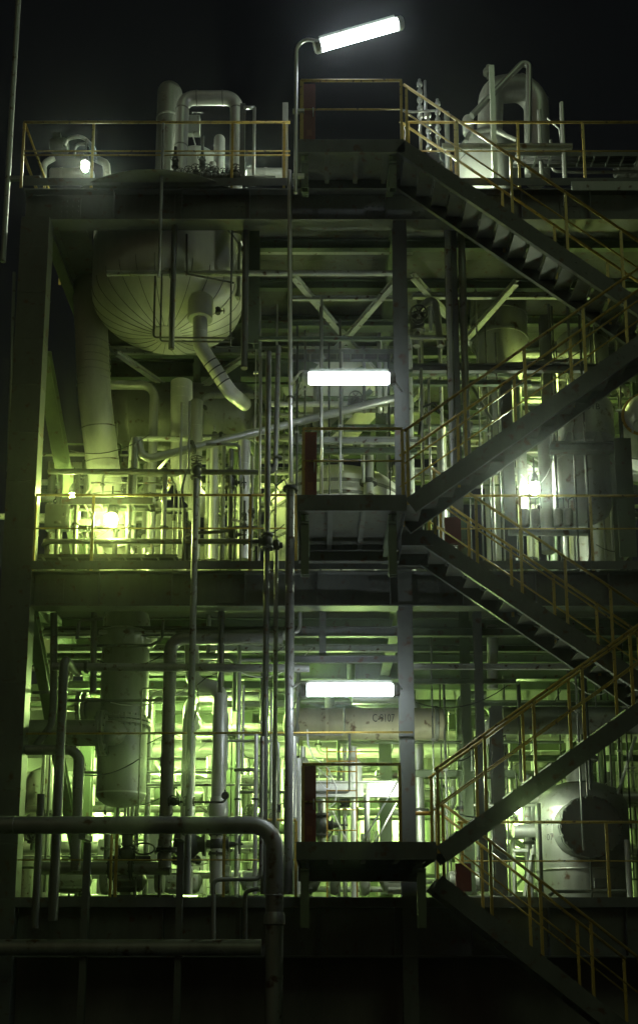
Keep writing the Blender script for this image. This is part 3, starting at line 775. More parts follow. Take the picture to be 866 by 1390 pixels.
def upost(px, y0, y1, Y, w, m, label, name='steel_post', cat='post', group=None):
    pm = (y0 + y1) / 2; x = P(px, pm, Y).x
    return thing(name, MB().channel((x, Y, P(px, y1, Y).z), (x, Y, P(px, y0, Y).z), w, w * .8, .01, side=(0, 1, 0)), m, label, cat, group)
upost(387, 139, 245, 2.0, .1, GALV, 'pale open channel post left of the lamp pole on the roof')
upost(329, 140, 243, 2.7, .1, STEEL, 'dark channel post against the right leg of the arch pipe')
vpipe(345, 146, 243, 2.7, 2.2, GALV, 'thin pipe loop right of the arch pipe', n=8)
hpipe(331, 346, 146, 2.7, 2.2, GALV, 'short link pipe at the top of the thin loop on the roof', n=8)
hvessel('horizontal_tank', 338, 384, 238, 4.4, 9, CLADW, 'small white horizontal tank showing above the roof deck edge', bandn=1)
row = MB()
o = pipe([P(236, 240, 2.35), P(374, 240, 2.35)], .022, PIPED, 'low dark manifold pipe strung with little valves along the roof deck edge', n=8)
for px in (246, 256, 266, 281, 292, 303, 312, 320): valve(o, P(px, 240, 2.35), XX, .026 + .006 * (px % 3), (0, 0, 1))
for px, yt, lab in ((238, 200, 'left'), (275, 185, 'middle'), (289, 222, 'right')):
    vpipe(px, yt, 243, 2.5, 2.2 if px != 289 else 5, IRON if px != 289 else CLAD, {'left': 'knobbly dark valve stem in front of the dark roof vessel', 'middle': 'spindly dark valve stem standing inside the arch pipe', 'right': 'stubby pale nozzle with a flange under the arch pipe'}[lab],
          valves=[(P(px, 222, 2.5), ZX, (0, -1, 0))] if px != 289 else (), flanges=[(P(px, 234, 2.5), ZX)], name='valve_stem' if px != 289 else 'nozzle', cat='valve' if px != 289 else 'nozzle')
pipe([P(261, 180, 3.35), P(266, 198, 3.35), P(270, 236, 3.35)], .012, WHITEC, 'thin pale cable dropping from the greenish panel board', name='cable', cat='cable', n=6)
# equipment round the small roof lamp
hvessel('horizontal_tank', 72, 124, 238, 5.4, 9, CLAD, 'small horizontal tank lit from above by the roof lamp at left', bandn=2)
pipe([P(60, 243, 4.2), P(60, 222, 4.2), P(74, 214, 4.2)], S(4, 230, 4.2), CLADD, 'bent dark pipe at the left of the small roof tank', n=10, bend=.15)
pipe([P(146, 243, 4.0), P(145, 222, 4.0), P(128, 214, 4.3)], S(5, 230, 4.1), CLADD, 'bent dark pipe at the right of the small roof tank', n=10, bend=.2)
pipe([P(88, 198, 4.1), P(92, 188, 4.1), P(112, 184, 4.1), P(128, 200, 4.1), P(130, 216, 4.1)], S(2.4, 200, 4.1), PIPE, 'hooped grey pipe above the small roof lamp', n=10, bend=.25)
pipe([P(102, 212, 3.9), P(102, 196, 3.9), P(124, 194, 3.9), P(126, 214, 3.9)], S(2, 200, 3.9), PIPED, 'smaller dark hoop inside the grey one above the roof lamp', n=8, bend=.2)
o = thing('air_motor', MB().lathe([(.05, 0), (.14, .03), (.15, .1), (.15, .34), (.12, .38), (.04, .4)], P(68, 198, 4.4), XX, 16), IRON, 'squat dark motor left of the roof lamp hoops', 'motor')
part('terminal_box', MB().box(P(78, 194, 4.4) + V((0, 0, .12)), (.16, .14, .14)), IRON, o)
o = thing('mast', MB().tube([(P(21, 160, 2.6).x, 2.4, P(21, 355, 2.4).z), (P(21, 160, 2.6).x, 2.4, P(21, 355, 2.4).z + 6.5)], .05, 12), PIPE, 'tall brownish mast rising past the corner of the roof deck', 'mast')
part('clamp', MB().box2((P(21, 160, 2.6).x, 2.37, P(21, 245, 2.4).z), (XL - .1, 2.43, P(21, 245, 2.4).z + .08)), STEEL, o)
part('finial', MB().lathe([(.052, 0), (.06, .03), (.01, .1)], (P(21, 160, 2.6).x, 2.4, P(21, 355, 2.4).z + 6.5), ZX, 12), STEEL, o)
pipe([P(20, 370, 2.0), P(12, 640, 2.0)], .03, PIPE, 'thin downpipe outside the clad corner column', n=8)
# ---- roof deck, right
o, tc, tr = vessel('dome_vessel', 660, 215, 4.6, 41, [(1, 'z', ZT), (1, 220), (.92, 204), (.72, 194), (.45, 189), (.42, 189)], CLADW, 'fat white shouldered vessel under the swan neck duct on the roof')
part('seam_band', MB().lathe([(tr, -.01), (tr + .006, -.01), (tr + .006, .01), (tr, .01)], (tc.x, 4.6, P(660, 228, 4.6).z), ZX, 40, cap=False), CLADD, o)
rN = S(17, 150, 4.6)
o = pipe([P(664, 196, 4.6), P(666, 122, 4.6), P(727, 118, 4.9), P(729, 244, 4.9)], rN, CLADW, 'huge white swan neck duct curving over on the right of the roof', bend=rN * 1.7, n=26, name='duct', cat='duct', seams=.45)
part('skirt', MB().lathe([(rN * 1.25, 0), (rN * 1.2, .6), (rN * 1.02, .9)], (P(729, 244, 4.9).x, 4.9, ZT), ZX, 24), CLADW, o)
part('lifting_lug', MB().lathe([(.05, 0), (.05, .1), (.12, .12), (.12, .18), (.05, .2), (.05, .3), (.01, .32)], P(663, 106, 4.6), ZX, 12), CLADD, o)
pipe([P(640, 157, 3.6), P(718, 76, 3.6), P(716, 238, 3.6)], S(4.2, 150, 3.6), CLAD, 'pale strut pipe rising right to a peak then dropping straight to the roof', bend=.1, n=12)
vessel('seal_pot', 635, 170, 4.0, 7.5, [(.8, 183), (1, 180), (1, 162), (.85, 160)], CLADW, 'little white pot left of the swan neck duct', 'pot')
pipe([P(632, 192, 3.9), P(636, 180, 3.9), P(668, 176, 3.9), P(700, 190, 3.9)], S(2.8, 185, 3.9), CLAD, 'pale bent pipe wrapped round the neck of the white vessel', n=10)
upost(670, 88, 272, 2.2, .09, GALV, 'tall pale angle post in front of the white shouldered vessel')
hpipe(600, 776, 199, 2.4, 4.2, CLADD, 'level grey pipe along the roof rail in front of the white vessel')
vpipe(764, 140, 243, 3.0, 3.2, GALV, 'pale upright pipe right of the swan neck duct', n=10)
vpipe(733, 150, 240, 3.2, 3, GALV, 'pale upright pipe in front of the swan neck down leg', n=10, valves=[(P(733, 212, 3.2), ZX, (1, 0, 0))])
vpipe(607, 153, 236, 2.6, 3.4, CLAD, 'stub pipe with capped top left of the white vessel', n=10)
pipe([P(747, 190, 3.4), P(750, 232, 3.4), P(790, 234, 3.4), P(866, 233, 3.4)], .03, PIPED, 'thin dark pipe bending along the roof right of the duct', n=8)
pipe([P(742, 160, 3.4), P(758, 175, 3.4), P(762, 205, 3.4)], .014, WHITEC, 'thin pale cable arcing right of the duct', n=6, name='cable', cat='cable')
for px, yt, lab in ((570, 108, 'tallest beaded instrument rod beside the top landing'), (577, 110, 'plain pale rod just right of the tallest beaded one'), (581, 150, 'short beaded instrument rod below the top flight rail'), (594, 135, 'thin knobbly rod between the stair rail and the stub pipe')):
    o = vpipe(px, yt, 206 if px != 577 else 160, 2.3, 2.0, GALV, lab, 'instrument rods beside the top landing', n=8, name='instrument_rod', cat='instrument')
    if px != 577:
        mb = MB(); x = P(px, 160, 2.3).x; z = P(px, yt, 2.3).z
        for k in range(5): mb.lathe([(.02, -.05), (.05, -.03), (.055, 0), (.05, .03), (.02, .05)], (x, 2.3, z - .1 - k * .17), ZX, 10)
        part('insulator', mb, CLAD, o)
pipe([P(546, 150, 2.1), P(560, 152, 2.1), P(594, 150, 2.3)], .02, GALV, 'small level pipe linking the instrument rods', n=8)
pipe([P(546, 168, 2.0), P(550, 178, 2.0), P(549, 196, 2.0)], .01, WHITEC, 'thin white cable dropping beside the top landing post', n=6, name='cable', cat='cable')
thing('cover_plate', MB().box2(P(775, 246, FY - .05), P(872, 258, FY - .05) + V((0, .02, 0))), PALE, 'long pale cover plate on the roof girder at the right', 'cover plate')
hvessel('filter_drum', 838, 870, 230, 4.0, 12, CLADD, 'dim drum with bands at the right edge of the roof', bandn=2)
tray(700, 866, 205, 3.0, .1, 'dark cable tray along the roof at right')

# ---- upper bay right of the middle column
vpipe(611, 290, 640, 2.3, 4.5, PIPE, 'dim crooked riser nearest the middle column under the top flight')
vpipe(630, 305, 640, 2.5, 5, CLADD, 'dim thick riser with a bright top under the top flight')
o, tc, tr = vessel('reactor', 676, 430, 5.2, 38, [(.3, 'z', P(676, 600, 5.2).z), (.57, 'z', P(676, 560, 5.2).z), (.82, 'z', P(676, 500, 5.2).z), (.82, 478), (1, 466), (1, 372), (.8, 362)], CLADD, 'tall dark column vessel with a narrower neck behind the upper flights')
for y in (372, 400, 436, 466): part('band', MB().lathe([(tr, -.03), (tr + .02, -.03), (tr + .02, .03), (tr, .03)], (tc.x, 5.2, P(676, y, 5.2).z), ZX, 32, cap=False), CLADD, o)
vpipe(668, 512, 762, 6.2, 11, CLADW, 'bright white column pipe between the flights right of the stairs', n=24, seams=1.0)
vpipe(690, 560, 762, 4.9, 9, CLAD, 'grey column pipe just behind the bright white one', n=20, seams=.8)
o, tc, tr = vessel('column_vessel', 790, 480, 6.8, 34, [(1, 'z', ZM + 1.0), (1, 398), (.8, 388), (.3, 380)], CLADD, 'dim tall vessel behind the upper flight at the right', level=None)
for y in (420, 470, 520): part('band', MB().lathe([(tr, -.03), (tr + .02, -.03), (tr + .02, .03), (tr, .03)], (tc.x, 6.8, P(790, y, 6.8).z), ZX, 32, cap=False), CLADD, o)
YV = 3.7
o, tc, tr = vessel('pressure_vessel', 795, 590, YV, 37, [(1, 603), (1, 560)] + domeprof(1, P(795, 560, YV).z, S(22, 560, YV)), CLADD, 'round topped grey vessel marked with stencilled letters at the right')
def onvess(cx, cyy, rr, z0, a0):
    return lambda x, y: V((cx + (rr + .006) * math.sin(a0 + x / rr), cyy - (rr + .006) * math.cos(a0 + x / rr), z0 + y))
text_on(o, 'D-001B', .17, onvess(tc.x, YV, tr, P(795, 574, YV).z, -.75))
for px in (773, 812):
    q = P(px, 600, YV - .5); part('lug', MB().prism([(-.1, 0), (.1, 0), (.03, .2), (-.03, .2)], q, q + V((0, .03, 0)), side=(1, 0, 0)), STEEL, o)
o, tc, tr = vessel('pressure_vessel', 790, 655, YV, 39, [(.02, 'z', P(790, 712, YV).z), (.5, 'z', P(790, 708, YV).z), (.85, 'z', P(790, 700, YV).z), (1, 'z', P(790, 686, YV).z), (1, 626), (.95, 616), (.9, 612)], CLADD, 'hanging grey vessel under the dark cross beam at the right')
part('band', MB().lathe([(tr, -.02), (tr + .012, -.02), (tr + .012, .02), (tr, .02)], (tc.x, YV, P(790, 628, YV).z), ZX, 32, cap=False), CLADD, o)
thing('support_beam', MB().ibeam(P(746, 608, 2.7), P(848, 608, 2.7), .17, .2).ibeam(P(746, 610, 4.9), P(848, 610, 4.9), .17, .2), STEEL, 'dark cross beam carrying the stencilled vessel', 'support beam')
# end of a tank beyond the right edge
c0 = P(876, 560, 3.2); rr = S(29, 560, 3.2)
o = thing('tank', MB().lathe([(.02, -.2), (rr * .5, -.16), (rr * .85, -.08), (rr, .05), (rr, .5), (rr, 2.4)], c0, (.25, 1, .05), 36), CLADW, 'pale tank with a dished end cut by the right edge', 'tank', loc=c0)
part('end_ring', MB().torus(c0 + V((0, .05, 0)), (.25, 1, .05), rr, .03, 36, 8), YELLOW, o)
part('davit', MB().tube([c0 + V((-.3, -.1, -.45)), c0 + V((-.3, -.2, -.25)), c0 + V((-.1, -.2, -.3))], .02, 8), GALV, o)
hpipe(690, 800, 722, 3.0, 5.5, CLADD, 'level grey pipe under the row of small actuators')
for px, lab in ((712, 'leftmost round topped actuator in the row by the right lamp'), (726, 'second actuator from the left by the right lamp'), (757, 'third actuator along, just past the lamp'), (771, 'last actuator in the row under the hanging vessel')):
    o, tc, tr = vessel('actuator', px, 700, 3.0, 6.5, [(.7, 716), (1, 714), (1, 696), (.8, 692), (.2, 690)], CLADD, lab, 'actuator', 'row of small actuators')
    part('air_line', MB().tube([P(px, 692, 3.0), P(px, 678, 3.0), P(px + 7, 674, 3.1), P(px + 8, 690, 3.1)], .009, 6), RUBBER, o)
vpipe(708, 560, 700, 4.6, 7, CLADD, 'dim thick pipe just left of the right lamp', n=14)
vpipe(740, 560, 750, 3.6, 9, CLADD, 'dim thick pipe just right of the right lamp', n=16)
pipe([P(614, 497, 3.5), P(700, 494, 3.5), P(790, 490, 3.5)], .035, PIPED, 'level dark pipe crossing the dim vessels behind the upper flight', n=8)
pipe([P(637, 520, 3.9), P(668, 572, 3.5)], .03, PIPED, 'short slanting dark pipe in front of the white column', n=8)
for k, (px, y0, y1, Y, r, lab) in enumerate(((570, 330, 560, 5.0, 4, 'slim lit riser nearest the middle column in the upper bay'), (583, 310, 450, 5.4, 3, 'short slim riser in the upper bay beside the middle column'),
        (597, 300, 640, 4.8, 2.6, 'hair thin riser in the upper bay beside the crooked one'), (573, 500, 672, 2.4, 2, 'bright thin conduit rising beside the middle flight foot'), (583, 515, 672, 2.5, 1.8, 'second thin conduit rising beside the middle flight foot'))):
    vpipe(px, y0, y1, Y, r, (CLAD, CLADD, PIPE, GALV, GALV)[k], lab, n=8)
o = pipe([P(565, 470, 3.6), P(567, 420, 3.6), P(590, 402, 3.6), P(598, 470, 3.6)], S(5, 430, 3.6), CLADD, 'hooped dim pipe with a valve in the upper bay', bend=.3, n=12, valves=[(P(566, 440, 3.6), ZX, (0, -1, 0))])
hpipe(557, 612, 458, 3.3, 3, CLADD, 'short level pipe below the hooped dim one', n=8)
pipe([P(568, 590, 2.4), P(573, 553, 2.4), P(590, 546, 2.4), P(597, 560, 2.4)], .02, RUBBER, 'thick black hose arching over the conduits by the column', n=8, name='hose', cat='hose')

# ---- low level, left
YL = 3.55
x0 = P(168, 980, YL).x; rL = S(33, 980, YL); zf = P(168, 982, YL).z; zb = P(168, 1078, YL).z
pr = [(rL * math.cos(PI / 2 * i / 8), zb - rL * .55 * math.sin(PI / 2 * i / 8)) for i in range(8, -1, -1)] + [(rL, zf), (rL * .98, zf + .01), (rL * .98, ZM - .55), (rL * .9, ZM - .4)]
lv = thing('vessel', MB().lathe([(a, z - pr[0][1]) for a, z in pr], (x0, YL, pr[0][1]), ZX, 44), CLADD, 'grey upright vessel with a bolted flange hanging under the middle deck at left', 'vessel', loc=(x0, YL, pr[0][1]))
fl = MB()
for s_ in (-1, 1): fl.disc((x0, YL, zf + s_ * .04), ZX, rL * 1.13, .06, 44)
for k in range(28):
    a = 2 * PI * k / 28; fl.lathe([(.02, -.11), (.02, .11)], (x0 + rL * 1.07 * math.cos(a), YL + rL * 1.07 * math.sin(a), zf), ZX, 6)
part('flange', fl, CLADD, lv)
part('skirt_ring', MB().lathe([(rL * 1.0, -.12), (rL * 1.28, .05), (rL * 1.28, .13), (rL * 1.0, .2)], (x0, YL, P(168, 873, YL).z), ZX, 44), CLADD, lv)
part('weld_band', MB().lathe([(rL, -.015), (rL + .008, -.015), (rL + .008, .015), (rL, .015)], (x0, YL, zb), ZX, 44, cap=False), CLAD, lv)
zn = P(130, 962, YL).z
part('nozzle', MB().lathe([(.2, 0), (.2, .5)], (x0 - .7, YL, zn), XX, 22).disc((x0 - .68, YL, zn), XX, .3, .08, 24, 10).disc((x0 - .78, YL, zn), XX, .3, .08, 24, 10), CLADD, lv)
part('drain', MB().tube([(x0 - .05, YL, zb - rL * .5), (x0 - .05, YL, ZL)], .03, 8), PIPE, lv)
o = hpipe(30, 138, 995, 3.0, 18, CLADD, 'thick level pipe running left from the hanging vessel flange', n=26, seams=.8)
flange(o, P(140, 995, 3.0), XX, S(18, 995, 3), CLADD, .06, 14); part('elbow', MB().tube([P(139, 995, 3.0), P(152, 995, 3.02), P(166, 996, 3.5)], S(17, 995, 3), 24, .25), CLADD, o)
pipe([P(72, 905, 2.2), P(420, 907, 2.2)], S(5.5, 905, 2.2), PIPE, 'long level grey pipe high under the middle deck at left', n=14, flanges=[(P(118, 905, 2.2), XX)])
def riser(px, y0, y1, Y, rp, m, lab, back=.9, side=0, **k):
    x = P(px, (y0 + y1) / 2, Y).x; a = V((x, Y, P(px, y1, Y).z)); b = V((x, Y, P(px, y0, Y).z))
    pts = [a, b, b + V((side, back if not side else 0, 0))]
    return pipe(pts, S(rp, (y0 + y1) / 2, Y), m, lab, **k)
riser(80, 894, 1250, 1.5, 6.4, PIPED, 'tall dark riser with a rounded top in front of the low bay', bend=.16, n=16)
riser(228, 866, 1178, 2.4, 9, CLADD, 'stout grey riser right of the hanging vessel', side=1.9, bend=.25, n=18, flanges=[(P(228, 1154, 2.4), ZX)], seams=1.6)
riser(255, 968, 1214, 2.9, 9.5, CLADW, 'white riser with a round shoulder and a valve low on it', bend=.22, n=20, valves=[(V((P(255, 1091, 2.9).x, 2.9, P(255, 1146, 2.9).z)), ZX, (1, 0, 0))], seams=.9)
x_ = P(297, 1080, 2.7).x
o = pipe([V((x_, 2.7, P(297, 1214, 2.7).z)), V((x_, 2.7, P(297, 931, 2.7).z)), V((P(262, 931, 2.7).x, 2.7, P(297, 931, 2.7).z)), V((P(258, 880, 2.7).x, 2.9, P(258, 870, 2.7).z))], S(10, 1080, 2.7), CLADW, 'white riser turning left and up in a wide bend under the middle deck', bend=.32, n=22, seams=.9)
valve(o, V((x_, 2.7, P(297, 1146, 2.7).z)), ZX, .07, (1, 0, 0))
part('reducer', MB().lathe([(S(10, 1080, 2.7), 0), (S(13.5, 1080, 2.7), -.1), (S(13.5, 1080, 2.7), -.3), (S(10, 1080, 2.7), -.4)], V((x_, 2.7, P(297, 1082, 2.7).z)), ZX, 22), CLADW, o)
hpipe(240, 400, 862, 2.75, 7, CLADD, 'level dull pipe tucked under the middle deck girder', n=16)
riser(106, 1018, 1182, 2.1, 7, CLADD, 'grey riser turning left near the clad corner column', side=-1.2, bend=.22, n=16, seams=.8)
hpipe(56, 232, 1178, 2.5, 9.5, CLADD, 'level grey pipe low over the low deck at left', n=18, flanges=[(P(152, 1178, 2.5), XX), (P(180, 1178, 2.5), XX)])
o = pipe([P(150, 1165, 2.4), P(205, 1165, 2.4)], .05, IRON, 'black valve assembly above the low grey pipe', n=10, name='control_valve', cat='valve')
valve(o, P(173, 1158, 2.4), XX, .06, (0, 0, 1))
part('hand_ring', MB().torus(P(196, 1152, 2.35), (.1, -.9, 1.2), .17, .014, 24, 6), IRON, o)
part('actuator', MB().lathe([(.04, 0), (.09, .02), (.09, .2), (.14, .22), (.14, .3), (.05, .36)], P(173, 1150, 2.4), ZX, 16), IRON, o)
vpipe(151, 1130, 1218, 2.2, 2, RAILM, 'thin rusty upright near the black valve', n=6)
vpipe(52, 1078, 1260, 1.65, 5, PIPED, 'dark short riser close to the corner column foot', n=12)
pipe([P(74, 833, 2.4), P(73, 960, 2.4), P(70, 985, 2.4), P(45, 1018, 2.4)], S(5, 900, 2.4), PIPED, 'dark hanging pipe kinked at its lower end by the corner column', n=12)
pipe([P(128, 832, 2.5), P(127, 940, 2.5)], S(4.5, 900, 2.5), PIPED, 'dark hanger pipe beside the vessel top', n=10)
pipe([P(105, 868, 2.3), P(108, 842, 2.3), P(140, 840, 2.3)], .03, PIPED, 'short dark crook pipe high in the low bay', n=8)
pipe([P(80, 877, 2.9), P(205, 876, 2.6), P(220, 868, 2.6), P(222, 842, 2.6)], .028, PIPED, 'thin dark pipe wrapping past the hanging vessel top', n=8)
pipe([P(36, 996, 1.9), P(560, 994, 1.9)], .018, RAILM, 'long thin rusty line strung level across the low bay', n=6)
pipe([P(45, 940, 2.6), P(75, 940, 2.6)], .03, PIPED, 'short stub pipe beside the corner column', n=8)
for k, (px, y0, y1, Y, r, m, lab) in enumerate(((323, 870, 1214, 3.2, 3, CLAD, 'thin pale riser with tie clips left of the dark riser'), (330, 930, 1050, 3.3, 2, CLAD, 'thinner pale conduit hugging the clipped riser'),
        (347, 995, 1214, 2.8, 3, CLADW, 'thin white riser between the clipped one and the dark one'), (368, 940, 1090, 3.4, 2, PIPE, 'thin rear conduit between the dark riser and the slim one'), (404, 1030, 1214, 2.9, 6, CLADW, 'bright white riser behind the lowest red panel'),
        (398, 1000, 1110, 2.5, 5, CLADW, 'short bright riser with an elbow by the lowest red panel'))):
    vpipe(px, y0, y1, Y, r, m, lab, n=10, flanges=[(P(px, 1085, Y), ZX)] if k in (0, 2) else (), seams=.5)
hpipe(318, 352, 1045, 3.1, 2.5, PIPED, 'short level bar tying the two thin white risers', n=8)
o = pipe([P(230, 1088, 2.3), P(306, 1089, 2.3), P(306, 1072, 2.3)], .02, IRON, 'small dark valve line crossing the two white risers', n=8)
for px in (237, 257): valve(o, P(px, 1088, 2.3), XX, .035, (0, -1, 0))
part('knob', MB().torus(P(306, 1080, 2.3), (0, 1, 0), .045, .022, 14, 6), IRON, o)
pipe([P(262, 985, 2.4), P(270, 950, 2.4), P(268, 930, 2.4), P(280, 920, 2.4), P(320, 903, 2.4)], .01, RUBBER, 'thin cable draped from the level pipe down to the white riser', n=5, name='cable', cat='cable')
pipe([P(200, 1010, 2.5), P(220, 1000, 2.5), P(226, 992, 2.5), P(245, 1000, 2.5)], .01, RUBBER, 'thin cable looped behind the stout grey riser', n=5, name='cable', cat='cable')
# thick front pipe and the pipe under it
YP = 1.15
xq = P(373, 1200, YP).x; zq = P(300, 1120, YP).z
o = pipe([P(-60, 1120, YP), V((xq, YP, zq)), V((xq, YP, GROUND + .3))], S(12, 1120, YP), CLADD, 'thick grey front pipe running level then turning down before the landing', bend=.36, n=26, name='pipe')
part('weld_ring', MB().lathe([(S(12, 1120, YP), -.01), (S(12.6, 1120, YP), -.005), (S(12.6, 1120, YP), .005), (S(12, 1120, YP), .01)], (P(21, 1120, YP).x, YP, zq), XX, 26, cap=False), PIPE, o)
part('weld_ring', MB().lathe([(S(12, 1120, YP), -.01), (S(13, 1120, YP), -.005), (S(13, 1120, YP), .005), (S(12, 1120, YP), .01)], (xq, YP, P(373, 1215, YP).z), ZX, 26, cap=False), PIPE, o)
part('collar', MB().lathe([(S(12, 1120, YP), 0), (S(14.5, 1120, YP), .02), (S(14.5, 1120, YP), .14), (S(12, 1120, YP), .2)], (xq, YP, P(373, 1256, YP).z), ZX, 26), CLADD, o)
hpipe(-60, 355, 1286, 1.3, 11, CLADD, 'second thick pipe low along the foot of the plant', n=24, seams=2.2)
pipe([P(290, 1275, 1.4), P(290, 1194, 1.4), P(354, 1193, 1.4), P(356, 1000, 1.5)], S(3, 1200, 1.4), PIPE, 'small grey pipe stepping up beside the thick front pipe', bend=.09, n=10)
pipe([P(333, 1275, 1.5), P(333, 1210, 1.5), P(352, 1206, 1.5)], S(3, 1230, 1.5), PIPED, 'dark small pipe hooked under the thick front pipe bend', bend=.09, n=10)

# ---- low level, middle: the lettered drum, ladder, frames
o, a_, r_, L_ = hvessel('horizontal_drum', 392, 598, 983, 5.2, 22, TAN, 'horizontal drum stencilled C-9107 behind the low tube lamp', bandn=2, head=.35)
part('end_flange', MB().disc((a_.x + L_ * .965, 5.2, a_.z), XX, r_ * 1.12, .08, 36, 18), CLADD, o)
ang0 = .25
def ondrum(x, y):
    t = ang0 + y / r_
    return V((P(506, 983, 5.2).x + x, 5.2 - (r_ + .012) * math.cos(t), a_.z + (r_ + .012) * math.sin(t)))
text_on(o, 'C-9107', .23, lambda x, y: ondrum(x * .62 - .03, y - .1))
for px in (411, 479):
    q = P(px, 1010, 5.0)
    pipe([V((q.x, 4.75, ZL + .1)), V((q.x, 4.75, q.z - .1))], .06, CLADW, 'white insulated stub rising to the %s' % ('left end of the lettered drum' if px == 411 else 'middle of the lettered drum'), n=14, name='nozzle_pipe', cat='pipe')
    part('sleeve', MB().lathe([(.06, 0), (.16, -.12), (.16, -.6), (.07, -.66)], (q.x, 4.75, q.z - .3), ZX, 18), CLADW, bpy.data.objects[[k.name for k in COL.objects if k.name.startswith('nozzle_pipe')][-1]])
# yellow ladder
YR = 3.0; xa, xb = P(444, 1080, YR).x, P(484, 1080, YR).x
o = thing('ladder', MB().box2((xa - .012, YR, ZL), (xa + .012, YR + .04, P(444, 1014, YR).z)).box2((xb - .012, YR, ZL), (xb + .012, YR + .04, P(444, 1018, YR).z)), YELLOW, 'slim yellow ladder standing on the low deck behind the lowest landing', 'ladder')
for y in (1020, 1033, 1047, 1073, 1099, 1127, 1155, 1183): part('rung', MB().tube([(xa, YR + .02, P(444, y, YR).z), (xb, YR + .02, P(444, y, YR).z)], .011, 8), YELLOW, o)
pipe([P(546, 1050, 2.9), P(490, 1146, 2.9)], .016, WHITEC, 'thin pale stay slanting down left behind the lowest landing', n=6, name='stay_rod', cat='stay rod')
pipe([P(450, 1098, 3.3), P(474, 1150, 3.3)], .016, WHITEC, 'short pale stay slanting down right behind the ladder', n=6, name='stay_rod', cat='stay rod')
pipe([P(538, 1090, 3.9), P(508, 1146, 3.9)], .016, WHITEC, 'rear pale stay slanting beside the middle column', n=6, name='stay_rod', cat='stay rod')
pipe([P(417, 990, 2.6), P(418, 1010, 2.6), P(425, 1028, 2.6), P(445, 1042, 2.6), P(457, 1070, 2.6), P(455, 1090, 2.6), P(447, 1096, 2.6)], .012, WHITEC, 'white cable drooping in a curl past the yellow ladder', n=6, name='cable', cat='cable', bend=.1)
pipe([P(431, 1042, 2.65), P(450, 1060, 2.65), P(446, 1075, 2.65), P(432, 1060, 2.65), P(434, 1046, 2.65)], .011, WHITEC, 'loop of white cable hung beside the ladder', n=6, name='cable', cat='cable', bend=.1)
hpipe(564, 588, 1104, 1.9, 3, YELLOW, 'short yellow bar sticking out left of the lower flight foot', name='handrail_stub', cat='handrail', n=8)
vpipe(498, 1064, 1146, 4.0, 4, CLADW, 'white post between the pale crossbeams behind the lowest landing', name='upright_post', cat='post', n=4)
vpipe(436, 1085, 1146, 3.6, 6, CLADD, 'pump riser crowded with small fittings left of the ladder', valves=[(P(436, 1120, 3.6), ZX, (1, 0, 0))])

# ---- low level, right
pipe([P(668, 850, 3.8), P(668, 935, 3.8)], S(7.5, 900, 3.8), CLADW, 'short bright white pipe end behind the third flight', n=18)
pipe([P(690, 978, 4.3), P(665, 978, 4.2), P(664, 1040, 4.2)], S(9.5, 1000, 4.2), CLADW, 'white elbow pipe turning down behind the lower flight', bend=.3, n=20)
hpipe(680, 900, 978, 3.9, 19, CLADD, 'fat dim level pipe behind the lower flight at right', n=26, seams=1.0)
YB = 4.1
o, tc, rB = vessel('round_tank', 790, 1140, YB, 62, [(1, 'z', ZL), (1, 1100)] + domeprof(1, P(790, 1100, YB).z, S(40, 1090, YB)), CLADD, 'round grey tank with a big dark manway cover at the bottom right', 'tank')
part('foot_band', MB().lathe([(rB + .012, -.015), (rB + .022, 0), (rB + .012, .015)], (tc.x, YB, P(790, 1178, YB - rB).z), ZX, 48, cap=False), CLADD, o)
mp = P(796, 1124, YB - rB - .1); ax = V((.08, -1, 0)).normalized()
mw = MB().lathe([(S(40, 1120, YB - rB), -.3), (S(40, 1120, YB - rB), .06)], mp, ax, 40).disc(mp + ax * .1, ax, S(43, 1120, YB - rB), .07, 12).disc(mp + ax * .19, ax, S(43, 1120, YB - rB), .07, 12)
for k in range(22):
    a = 2 * PI * k / 22; d, u, v = frame_for(ax); mw.lathe([(.022, .02), (.022, .27)], mp + (u * math.cos(a) + v * math.sin(a)) * S(40, 1120, YB - rB), ax, 6)
part('manway_cover', mw, STEEL, o)
text_on(o, '07', .17, onvess(tc.x, YB, rB, P(740, 1142, YB - rB * .3).z, -1.08))
text_on(o, '91', .17, onvess(tc.x, YB, rB, P(740, 1122, YB - rB * .3).z, -1.08))
part('nozzle', MB().lathe([(.24, 0), (.24, .5)], (tc.x - .05, YB - .2, P(790, 1085, YB).z + .28), ZX, 20).disc((tc.x - .05, YB - .2, P(790, 1085, YB).z + .7), ZX, .34, .08, 24, 12), CLADD, o)
part('grounding_box', MB().box((tc.x + .05, YB - rB - .03, P(796, 1199, YB - rB).z), (.2, .06, .16)), STEEL, o)
vpipe(733, 1090, 1218, 2.6, 2.6, PIPED, 'thin dark upright in front of the round tank', n=8)
pipe([P(745, 1216, 2.4), P(752, 1210, 2.4), P(850, 1210, 2.4)], .03, PIPED, 'low dark pipe at the foot of the round tank', n=8)
vpipe(852, 1140, 1218, 3.0, 4, CLADW, 'bright white upright right of the round tank', n=10)
pipe([P(862, 1000, 3.6), P(836, 1085, 3.6)], .03, PALE, 'pale slanting strut above the right side of the round tank', n=6, name='strut', cat='strut')
hpipe(696, 735, 1128, 4.4, 9, CLAD, 'short level pipe entering the round tank from the left', n=20)
vpipe(705, 930, 1060, 3.4, 2.4, PIPED, 'slim dark hanger in front of the fat dim pipe', n=8)
pipe([P(655, 1080, 3.4), P(662, 1070, 3.4), P(664, 1095, 3.4), P(656, 1092, 3.4)], .012, RUBBER, 'little black cable loop by the lower flight', n=6, name='cable', cat='cable')
